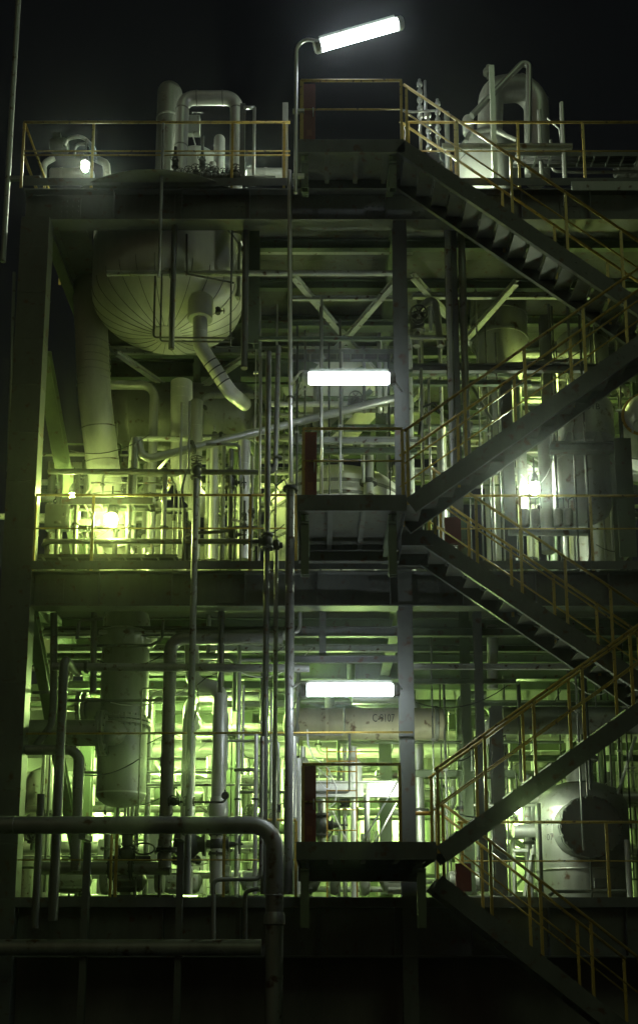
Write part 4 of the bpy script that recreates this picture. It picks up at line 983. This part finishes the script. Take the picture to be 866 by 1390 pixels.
o = thing('grated_frame', MB().box2(P(696, 1152, 4.6), P(716, 1156, 4.6) + V((0, .1, 0))).bar(P(697, 1152, 4.65), P(697, 1216, 4.65), .04, .04).bar(P(722, 1152, 4.65), P(711, 1216, 4.65), .04, .04), CLADW, 'small pale trestle left of the round tank', 'trestle')

# ---- pumps and low machines on the low deck
def pump(px, Y, s, label, m=PIPED, flip=1):
    b = P(px, 1214, Y); b.z = ZL
    mb = MB().box2(b + V((-.5 * s, -.2 * s, 0)), b + V((.5 * s, .2 * s, .08 * s)))
    o = thing('pump', mb, STEEL, label, 'pump', 'pumps on the low deck')
    part('motor', MB().lathe([(.05, -.02), (.15 * s, 0), (.16 * s, .05), (.16 * s, .4 * s), (.14 * s, .45 * s), (.03, .5 * s)], b + V((-.45 * s * flip, 0, .3 * s)), (flip, 0, 0), 20), m, o)
    fin = MB()
    for k in range(10):
        a = 2 * PI * k / 10; fin.box(b + V((-.23 * s * flip, .165 * s * math.cos(a), .3 * s + .165 * s * math.sin(a))), (.34 * s, .012, .03 * s))
    part('cooling_fins', fin, m, o)
    part('volute', MB().lathe([(.1 * s, -.07 * s), (.2 * s, -.06 * s), (.22 * s, 0), (.2 * s, .06 * s), (.08 * s, .08 * s)], b + V((.25 * s * flip, 0, .32 * s)), (1, 0, 0), 22), CLADD, o)
    part('discharge', MB().tube([b + V((.25 * s * flip, 0, .5 * s)), b + V((.25 * s * flip, 0, .95 * s))], .05 * s, 12).disc(b + V((.25 * s * flip, 0, .75 * s)), ZX, .1 * s, .04, 16, 6), CLADD, o)
    return o
pump(195, 3.3, 1.1, 'pump with a finned motor below the hanging vessel')
pump(330, 3.8, 1.2, 'pump between the white risers and the thick front pipe', PALE, -1)
pump(120, 4.4, 1.3, 'pale pump behind the leftmost grey riser', PALE)
pump(430, 4.6, 1.3, 'dark pump just left of the ladder foot', IRON)
pump(520, 5.2, 1.4, 'pump low behind the middle column stays', CLADD, -1)
pump(270, 5.2, 1.4, 'pale pump behind the two white risers', PALE)
pump(650, 4.2, 1.2, 'pump half hidden behind the lower flight', CLADD)
for px, Y, hpx, lab in ((210, 6.5, 100, 'tall pale cabinet with a row of dark slots on the low deck'), (262, 7.4, 60, 'pale square cabinet behind the white risers on the low deck'), (148, 7.0, 75, 'pale cabinet behind the hanging vessel drain')):
    jbox(px - 14, 1214 - hpx, px + 14, 1213, Y, .6, CLADW, lab, 'cabinet', 'cabinet')

# ---- pipework filling the depth behind
def clutter(zone, n, Y0, Y1, z0, z1, mats, label, group, r=(.02, .09), vert=.6, hlen=(1.5, 5), valves=.15, keep=1.0):
    for k in range(n):
        Y = Y0 + (Y1 - Y0) * (k + rnd.random()) / n
        px = rnd.uniform(*zone); px += 34 * (Y < 5.2 and (712 < px < 758 or 138 < px < 164)); m = mats[rnd.randrange(len(mats))]; rad = rnd.uniform(*r)
        x = P(px, 800, Y).x
        if rnd.random() < vert:
            za = z0; zb = z1 - rnd.random() ** 2 * (z1 - z0) * .5
            if rnd.random() < .35: za = z0 + rnd.random() * (z1 - z0) * .4
            pts = [V((x, Y, za)), V((x, Y, zb))]
            if rnd.random() < .5: s = rnd.choice((-1, 1)) * rnd.uniform(.5, 2.0); pts.append(V((x + s, Y, zb)))
        else:
            z = rnd.uniform(z0 + .3, z1); L = rnd.uniform(*hlen)
            pts = [V((x - L / 2, Y, z)), V((x + L / 2, Y, z))]
            if rnd.random() < .6: pts.append(pts[-1] + V((0, 0, rnd.choice((-1, 1)) * rnd.uniform(.5, 1.5))))
            if rnd.random() < .4: pts[0:0] = [pts[0] + V((0, 0, rnd.uniform(-1.2, 1.2)))]
        o = pipe(pts, rad, m, label, group, n=10, bend=rad * 3)
        o['category'] = 'pipe'
        if rnd.random() < .7: flange(o, pts[0].lerp(pts[1], rnd.uniform(.2, .8)), pts[1] - pts[0], rad, bolts=6)
        if rnd.random() < valves and rad < .07: valve(o, pts[0].lerp(pts[1], rnd.uniform(.3, .7)), pts[1] - pts[0], rad, (0, -1, 0))
LITM = [PALE, CLADW, CLAD, CLADD, PIPE, STEELG]
clutter((30, 415), 34, 5.0, 12.8, ZL, ZL + 4.3, LITM, 'pipe in the bright tangle at the back of the low bay left of the stairs', 'pipes in the lit tangle of the low bay', (.02, .12), .55, valves=.3)
clutter((415, 560), 16, 5.8, 12.5, ZL, ZL + 4.0, LITM, 'pipe in the green lit tangle seen behind the yellow ladder and lowest landing', 'pipes behind the lowest landing', (.02, .1), .6)
clutter((560, 866), 34, 4.8, 12.5, ZL, ZL + 4.4, LITM, 'pipe in the dim tangle of the low bay behind the lower flights', 'pipes behind the lower flights', (.02, .12), .6, valves=.25)
clutter((60, 400), 30, 4.8, 9.2, ZM, ZM + 5.2, LITM, 'pipe in the yellow lit tangle at the back of the middle deck', 'pipes at the back of the middle deck', (.02, .1), .6, valves=.3)
clutter((556, 866), 34, 4.4, 10.0, ZM, ZM + 6.0, LITM, 'pipe in the dim tangle behind the middle and upper flights', 'pipes behind the upper flights', (.02, .11), .65, valves=.2)
clutter((80, 560), 16, 6.0, 12.0, ZM + 3.5, ZT - .9, [STEELG, PIPE, CLADD], 'dim pipe high under the roof deck around the drum', 'pipes under the roof deck', (.02, .09), .3)
clutter((50, 370), 16, 2.9, 9.0, ZM - 1.5, ZM - .6, [STEELG, PIPE, CLADD, PIPED], 'pipe slung close under the middle deck', 'pipes slung under the middle deck', (.02, .07), .0, (2, 6))
clutter((395, 545), 12, 4.0, 11.0, ZM + 2.5, ZT - 1.2, LITM, 'pipe seen between the roof and the middle tube lamp left of the middle column', 'pipes over the middle tube lamp', (.015, .06), .55)
clutter((80, 400), 14, 2.7, 4.6, ZL, ZL + 3.6, [CLADD, PIPE, CLAD, PIPED], 'slim pipe near the front of the low bay left of the stairs', 'slim front pipes of the low bay', (.012, .03), .5, (1, 3), valves=.5)
clutter((150, 400), 10, 2.6, 4.4, ZM, ZM + 2.6, [CLADD, PIPE, CLAD, PIPED], 'slim pipe near the front of the middle deck left of the stairs', 'slim front pipes of the middle deck', (.012, .03), .5, (.6, 2), valves=.5)
# three big level headers crossing the back of the low bay
for k, (py, Y, rp) in enumerate(((1018, 10.5, 11), (1056, 12.0, 9), (1150, 9.0, 8))):
    hpipe(20, 620, py, Y, rp, CLADW, ('broad pale header crossing the back of the low bay at head height', 'paler header just under the highest one at the back of the low bay', 'low pale header near the floor at the back of the low bay')[k], 'pale headers at the back of the low bay', n=20, seams=1.5)
# tall pale tanks at the back of the low bay
for k, (px, w) in enumerate(((60, 26), (300, 22), (640, 24), (735, 20))):
    Y = 11.2; z1 = ZL + 3.2
    vessel('back_tank', px, 1100, Y, w, [(1, 'z', ZL), (1, 'z', z1), (.8, 'z', z1 + .25), (.3, 'z', z1 + .38)], PALE, ('slim upright tank at the back left corner of the low bay', 'slim upright tank behind the two white risers', 'slim upright tank behind the lower flight foot', 'slim upright tank left of the round tank')[k], 'tank', 'upright tanks at the back of the low bay')
# dark pipe rack standing clear of the building
rk = None; mb = MB(); yr = 14.3
xr = [-10.5 + 3.0 * q for q in range(9)]
mb.box2((xr[0], yr, 5.2), (xr[-1], yr + .2, 5.4)); rk = thing('pipe_rack', mb, STEELG, 'dark pipe rack frame between the plant and the pale building', 'pipe rack', loc=(0, yr, GROUND))
for q, x in enumerate(xr): part('column', MB().ibeam((x, yr + .1, GROUND), (x, yr + .1, 5.2), .25, .25), STEELG, rk)
for z in (2.05, 3.6): part('beam', MB().box2((xr[0], yr + .3, z), (xr[-1], yr + .42, z + .16)), STEELG, rk)
for q in (0, 2, 5, 7): part('brace', MB().bar((xr[q], yr + .5, .2), (xr[q + 1], yr + .5, 3.6), .08, .08), STEELG, rk)
for q in range(7):
    z = (2.3, 2.35, 2.3, 3.86, 3.9, 3.86, 5.5)[q]; y = yr + .1 + (q % 3) * .45; rr = (.09, .14, .08, .16, .1, .12, .2)[q]
    pipe([V((-12, y + .3, z + rr)), V((16, y + .3, z + rr))], rr, (CLADW, PALE, CLADD)[q % 3], 'long level pipe laid on the dark rack behind the low bay', 'pipes on the rack', n=12)
def conduits(zone, n, Y0, Y1, z0, z1, label, group, ms):
    for q in range(n):
        Y = rnd.uniform(Y0, Y1); px = rnd.uniform(*zone); x = P(px, 800, Y).x; za = z0; zb = z1 - rnd.random() * .8
        if 714 < px < 756 or 141 < px < 163: x += .5
        if rnd.random() < .4: za = z0 + rnd.random() * (z1 - z0) * .5
        o = thing('conduit', MB().tube([(x, Y, za), (x, Y, zb)], rnd.uniform(.012, .028), 6), ms[q % len(ms)], label, 'conduit', group)
        part('clip', MB().box((x, Y, za + (zb - za) * .6), (.09, .05, .04)), GALV, o)
conduits((60, 400), 14, 3.2, 8, ZL, ZM - .6, 'hair thin upright conduit in the low bay left of the stairs', 'conduits in the low bay', [PIPED, GALV, IRON])
conduits((556, 866), 26, 2.6, 8, ZL, ZM - .6, 'hair thin upright conduit in the low bay behind the lower flights', 'conduits behind the lower flights', [PIPED, PIPE, IRON])
conduits((556, 866), 26, 2.5, 7, ZM, ZT - .9, 'hair thin upright conduit between middle and roof decks behind the flights', 'conduits behind the upper flights', [PIPED, PIPE, IRON])
conduits((330, 545), 16, 2.9, 8, ZM, ZT - .9, 'hair thin upright conduit between middle and roof decks near the tube lamp', 'conduits near the middle tube lamp', [PIPED, GALV, IRON])
conduits((70, 330), 10, 2.6, 7, ZM, ZM + 2.4, 'hair thin upright conduit on the middle deck at left', 'conduits on the middle deck', [PIPED, GALV, IRON])
def droops(zone, n, Y0, Y1, z0, z1, label, group):
    for q in range(n):
        Y = rnd.uniform(Y0, Y1); x = P(rnd.uniform(*zone), 800, Y).x; z = rnd.uniform(z0, z1); L = rnd.uniform(.5, 1.8); s = rnd.uniform(.1, .5)
        pts = [V((x + L * u / 8, Y, z - s * 4 * (u / 8) * (1 - u / 8) + .3 * u / 8)) for u in range(9)]
        thing('cable', MB().tube(pts, .01, 5, 0), (RUBBER, PIPED, WHITEC)[q % 3], label, 'cable', group)
droops((60, 390), 12, 2.6, 5, ZL + .8, ZM - .8, 'sagging cable strung between pipes in the low bay left of the stairs', 'sagging cables in the low bay')
droops((560, 850), 10, 2.6, 5, ZL + .8, ZM - .8, 'sagging cable strung between pipes behind the lower flights', 'sagging cables behind the lower flights')
droops((70, 390), 12, 2.6, 5, ZM + .4, ZM + 3, 'sagging cable strung between pipes on the middle deck at left', 'sagging cables on the middle deck')
droops((560, 850), 10, 2.6, 5, ZM + .4, ZM + 5, 'sagging cable strung between pipes behind the upper flights', 'sagging cables behind the upper flights')
# light cross beams hung at several depths right of the middle column
for q, (x0, x1, py, Y, h) in enumerate(((560, 866, 402, 3.6, .1), (560, 720, 520, 3.4, .1), (700, 866, 545, 5.4, .14), (560, 866, 640, 5.0, .12), (560, 866, 880, 4.4, .14), (560, 700, 925, 3.4, .09), (560, 866, 905, 3.0, .1), (640, 866, 955, 5.2, .12), (560, 700, 1050, 5.5, .14), (395, 545, 405, 3.6, .08), (395, 545, 440, 4.6, .14), (330, 545, 460, 3.0, .07), (70, 540, 880, 4.6, .14), (70, 400, 930, 6.5, .16), (70, 400, 960, 8.5, .18))):
    part('cross_beam', MB().ibeam(P(x0, py, Y), P(x1, py, Y), h, h * .8), STEELG if q % 3 else PALE, frame)
# plant building beyond
zb0, zb1 = GROUND, 7.6
bx0, bx1 = -11.5, 16
bld = thing('plant_building', MB().box2((bx0, 17.5, zb0), (bx1, 27, zb1)), WALLD, 'long pale ribbed plant building lit behind the low bay', 'building')
rb = MB(); x = bx0 + .5
while x < bx1: rb.box2((x - .05, 17.42, zb0), (x + .05, 17.499, zb1)); x += .9
part('ribs', rb, WALLD, bld)
for k in range(8):
    x = bx0 + 1.6 + k * 3.3
    wn = part('window', MB().box2((x, 17.36, 2.6), (x + 1.3, 17.495, 3.7)), STEELG, bld)
    part('pane', MB().box2((x + .08, 17.35, 2.68), (x + .62, 17.358, 3.62)).box2((x + .68, 17.35, 2.68), (x + 1.22, 17.358, 3.62)), PIPED, wn)
part('eaves', MB().box2((bx0 - .2, 17.2, zb1 + .003), (bx1 + .2, 27.2, zb1 + .25)), STEELG, bld)
# low wall closing the foot of the plant
thing('plinth_wall', MB().box2((XL - 1.5, 2.9, GROUND), (XR + 8, 3.15, ZL - .95)), CONC, 'dark concrete plinth wall under the low deck', 'wall')
for x in range(9):
    pass

# ================================================================== lamps
def tube_lamp(p0, p1, r, strength, label, color=(.84, .93, 1.0)):
    p0, p1 = V(p0), V(p1); d = (p1 - p0).normalized(); L = (p1 - p0).length
    em = emit('tube_glow', color, strength)
    mb = MB()
    for p_, s_ in ((p0, -1), (p1, 1)):
        mb.lathe([(r * .5, .0), (r * 1.15, .02), (r * 1.15, .09), (r * .9, .12)], p_ + d * s_ * .0, d * s_, 18)
    mb.box((p0 + p1) / 2 + V((0, .0, r + .035)), (.01, .01, .01))
    up = V((0, 0, 1)) - d * d.z; up.normalize()
    mb.bar(p0 + up * (r + .03), p1 + up * (r + .03), .1, .05)
    o = thing('tube_lamp', mb, PALE, label, 'tube lamp', 'white tube lamps', loc=(p0 + p1) / 2)
    part('lamp_tube', MB().tube([p0 + d * .003, p1 - d * .003], r, 18), em, o)
    return o
TS = 17
t0 = tube_lamp(P(436, 62, .95), P(538, 33, .95), .095, TS * 1.1, 'tilted glowing tube lamp high on the bent pole above the roof')
xp = P(402, 150, .95).x
pole = thing('lamp_pole', MB().tube([(xp, .95, P(402, 262, .95).z), (xp, .95, P(403, 62, .95).z), P(418, 52, .95), P(433, 60, .95) + V((0, 0, .03))], .032, 12, .3), GALV, 'thin bent lamp pole rising beside the top landing', 'lamp pole')
part('clamp', MB().box2((xp - .06, .93, P(402, 152, .95).z), (xp + .14, 1.0, P(402, 152, .95).z + .05)).box2((xp - .06, .93, P(402, 240, .95).z), (xp + .14, 1.0, P(402, 240, .95).z + .05)), GALV, pole)
tube_lamp(P(420, 514, 1.15), P(527, 514, 1.15), .095, TS * 1.25, 'level glowing tube lamp over the middle stair landing')
tube_lamp(P(418, 937, 1.15), P(532, 937, 1.15), .095, TS * 2.0, 'level glowing tube lamp over the lowest stair landing')
for nm, py in (('tube_lamp.001', 514), ('tube_lamp.002', 937)):
    a = P(410, py, 1.15); o = bpy.data.objects[nm]
    part('bracket_arm', MB().tube([P(420, py, 1.15) + V((0, 0, .12)), a + V((-.02, 0, .14)), V((P(396, py, 1.6).x, 1.58, a.z + .14))], .02, 8, .08), GALV, o)
    part('bracket_arm', MB().tube([P(524, py, 1.15) + V((0, 0, .12)), V((P(545, py, 1.9).x, FY, a.z + .2))], .02, 8), GALV, o)
    part('feed_cable', MB().tube([a + V((0, 0, .1)), a + V((-.06, .1, -.1)), V((P(396, py, 1.6).x, 1.55, a.z - .25))], .008, 6, .05), RUBBER, o)
# supports of the front pipes
for px in (-20, 110, 240):
    x = P(px, 1280, 1.2).x; zz = P(300, 1120, 1.15).z - .14
    o = thing('pipe_stand', MB().ibeam((x, 1.42, GROUND), (x, 1.42, zz - .1), .1, .1), STEEL, {-20: 'steel stand under the front pipes beyond the left edge', 110: 'steel stand carrying the thick front pipe near the corner column', 240: 'steel stand carrying the thick front pipe below the white risers'}[px], 'pipe stand', 'stands under the front pipes')
    part('cross_arm', MB().box2((x - .05, 1.0, zz - .08), (x + .05, 1.5, zz)), STEEL, o)
    part('base_plate', MB().box2((x - .15, 1.25, GROUND), (x + .15, 1.6, GROUND + .02)), STEEL, o)
B = 2600
LAMPS = [
 (P(152, 705, 2.6), GL, .7, 'dazzling bulkhead lamp hung low over the middle deck at left', 'top'),
 (P(116, 227, 3.4), GW, .11, 'small dazzling lamp among the hoops on the roof deck at left', 'top'),
 (P(725, 662, 4.1), GW, .85, 'dazzling lamp beside the row of actuators right of the stairs', 'top'),
 (P(746, 503, 4.7), GL, .22, 'lamp glowing through a gap behind the upper flight', 'top'),
 (P(697, 517, 4.9), GL, .10, 'dimmer lamp glimpsed left of the one behind the upper flight', 'top'),
 (P(100, 677, 3.7), GL, .6, 'added unseen fill lamp behind the cable tray beside the wide duct', 'top'),  # extra lamp added out of view to brighten the drum bottom
 (P(247, 655, 8.4), GL, .15, 'lamp tucked behind the ribbed duct on the middle deck', 'top'),
 (P(331, 655, 6.5), GL, .2, 'lamp hidden behind the white risers on the middle deck', 'top'),
 (P(168, 950, 6.6), GG, .85, 'lamp under the middle deck behind the hanging vessel', 'top'),
 (P(297, 960, 6.2), GG, .7, 'lamp under the middle deck behind the white risers', 'top'),
 (P(80, 1010, 10.5), GG, 1.6, 'lamp at the back left of the low bay', 'top'),
 (P(228, 1040, 11.5), GG, 1.9, 'lamp at the back of the low bay behind the pale headers', 'top'),
 (P(479, 1050, 9.2), GG, .9, 'lamp behind the lettered drum', 'top'),
 (P(110, 1100, 16.7), GG, 1.9, 'lamp on the plant building, left end', 'wall'),
 (P(190, 1150, 16.7), GG, .5, 'low lamp on the plant building behind the hanging vessel', 'wall'),
 (P(330, 1090, 16.7), GG, 1.9, 'lamp on the plant building behind the white risers', 'wall'),
 (P(520, 1110, 16.7), GG, 1.2, 'lamp on the plant building behind the stays', 'wall'),
 (P(700, 1120, 16.7), GG, 1.2, 'lamp on the plant building, right of the stairs', 'wall'),
 (P(702, 1098, 3.3), GW, .14, 'lamp left of the round tank hidden by the lower flight', 'top'),
 (P(553, 1062, 3.5), GW, .22, 'added unseen fill lamp behind the lowest run of the middle column', 'top'),  # unseen lamp added to brighten the fronts of the pale crossbeams
 (P(632, 960, 7.6), GG, .1, 'lamp under the middle deck behind the lower flights', 'top'),
 (P(800, 640, 8.6), GL, .35, 'lamp at the back of the middle deck behind the stencilled vessel', 'top'),
 (P(610, 680, 9.4), GL, .35, 'lamp at the back of the middle deck behind the middle flight', 'top'),
 (P(318, 232, 5.4), GW, .8, 'lamp on the roof deck behind the arch pipe', 'top'),
 (P(598, 239, 3.3), GW, .6, 'lamp on the roof deck hidden by the top flight', 'top'),
 (P(545, 560, 9.8), GL, .12, 'lamp high behind the hopper', 'top'),
]
for p_, col_, s_, lab_, mt in LAMPS: bulb_lamp(p_, col_, B * s_ * (.45 if 'dazzling bulk' in lab_ or 'actuators' in lab_ else 1), lab_, r=.105 if 'dazzling bulk' in lab_ or 'actuators' in lab_ else .07, group='bulkhead lamps', mount=mt)
decks()
# ------------------------------------------------------------------ night sky, added front fill light
w = bpy.data.worlds.new('World'); scene.world = w; w.use_nodes = True
nt = w.node_tree; bg = nt.nodes['Background']
sky = nt.nodes.new('ShaderNodeTexSky'); sky.sky_type = 'NISHITA'; sky.sun_disc = False
sky.sun_elevation = R(38); sky.sun_rotation = R(200); sky.air_density = 1; sky.dust_density = 2
mix = nt.nodes.new('ShaderNodeMix'); mix.data_type = 'RGBA'; mix.blend_type = 'MULTIPLY'; mix.inputs['Factor'].default_value = 1
mix.inputs['B'].default_value = (1.0, .72, .47, 1)
nt.links.new(sky.outputs[0], mix.inputs['A']); nt.links.new(mix.outputs['Result'], bg.inputs[0])
bg.inputs[1].default_value = .0025
sl = bpy.data.lights.new('front_fill', 'SUN'); sl.energy = .09; sl.angle = R(25); sl.color = (.7, 1, .55)  # weak greenish fill added for the plant lights behind the camera
so = bpy.data.objects.new('front_fill', sl); COL.objects.link(so); so.rotation_euler = (R(52), 0, R(20))
# ------------------------------------------------------------------ camera
cam = bpy.data.cameras.new('camera'); co = bpy.data.objects.new('camera', cam); COL.objects.link(co)
co.location = (0, -DIST, 0); co.rotation_euler = (R(90) + PITCH, 0, 0)
cam.sensor_width = 36; cam.lens = 36 * F / 1390; cam.shift_y = (CY - 695) / 1390; cam.clip_end = 1000; cam.clip_start = .1
scene.camera = co
scene.view_settings.view_transform = 'Standard'; scene.view_settings.look = 'None'
scene.view_settings.exposure = .12; scene.view_settings.gamma = 1
scene.render.engine = 'CYCLES'
cy = scene.cycles
cy.use_denoising = True; cy.max_bounces = 6; cy.diffuse_bounces = 3; cy.glossy_bounces = 3; cy.transmission_bounces = 2; cy.volume_bounces = 0
cy.sample_clamp_indirect = 4.0; cy.use_light_tree = True; cy.caustics_reflective = False; cy.caustics_refractive = False

def haze(dens):
    m = bpy.data.materials.new('haze_air'); m.use_nodes = True; nt = m.node_tree; nt.nodes.clear()
    o = nt.nodes.new('ShaderNodeOutputMaterial'); v = nt.nodes.new('ShaderNodeVolumePrincipled')
    v.inputs['Density'].default_value = dens; v.inputs['Color'].default_value = (.85, .9, .88, 1); v.inputs['Anisotropy'].default_value = .965
    nt.links.new(v.outputs[0], o.inputs['Volume'])
    thing('haze', MB().box2((-30, -20, GROUND - 1), (30, 40, 24)), m, kind='stuff')
haze(.0018)
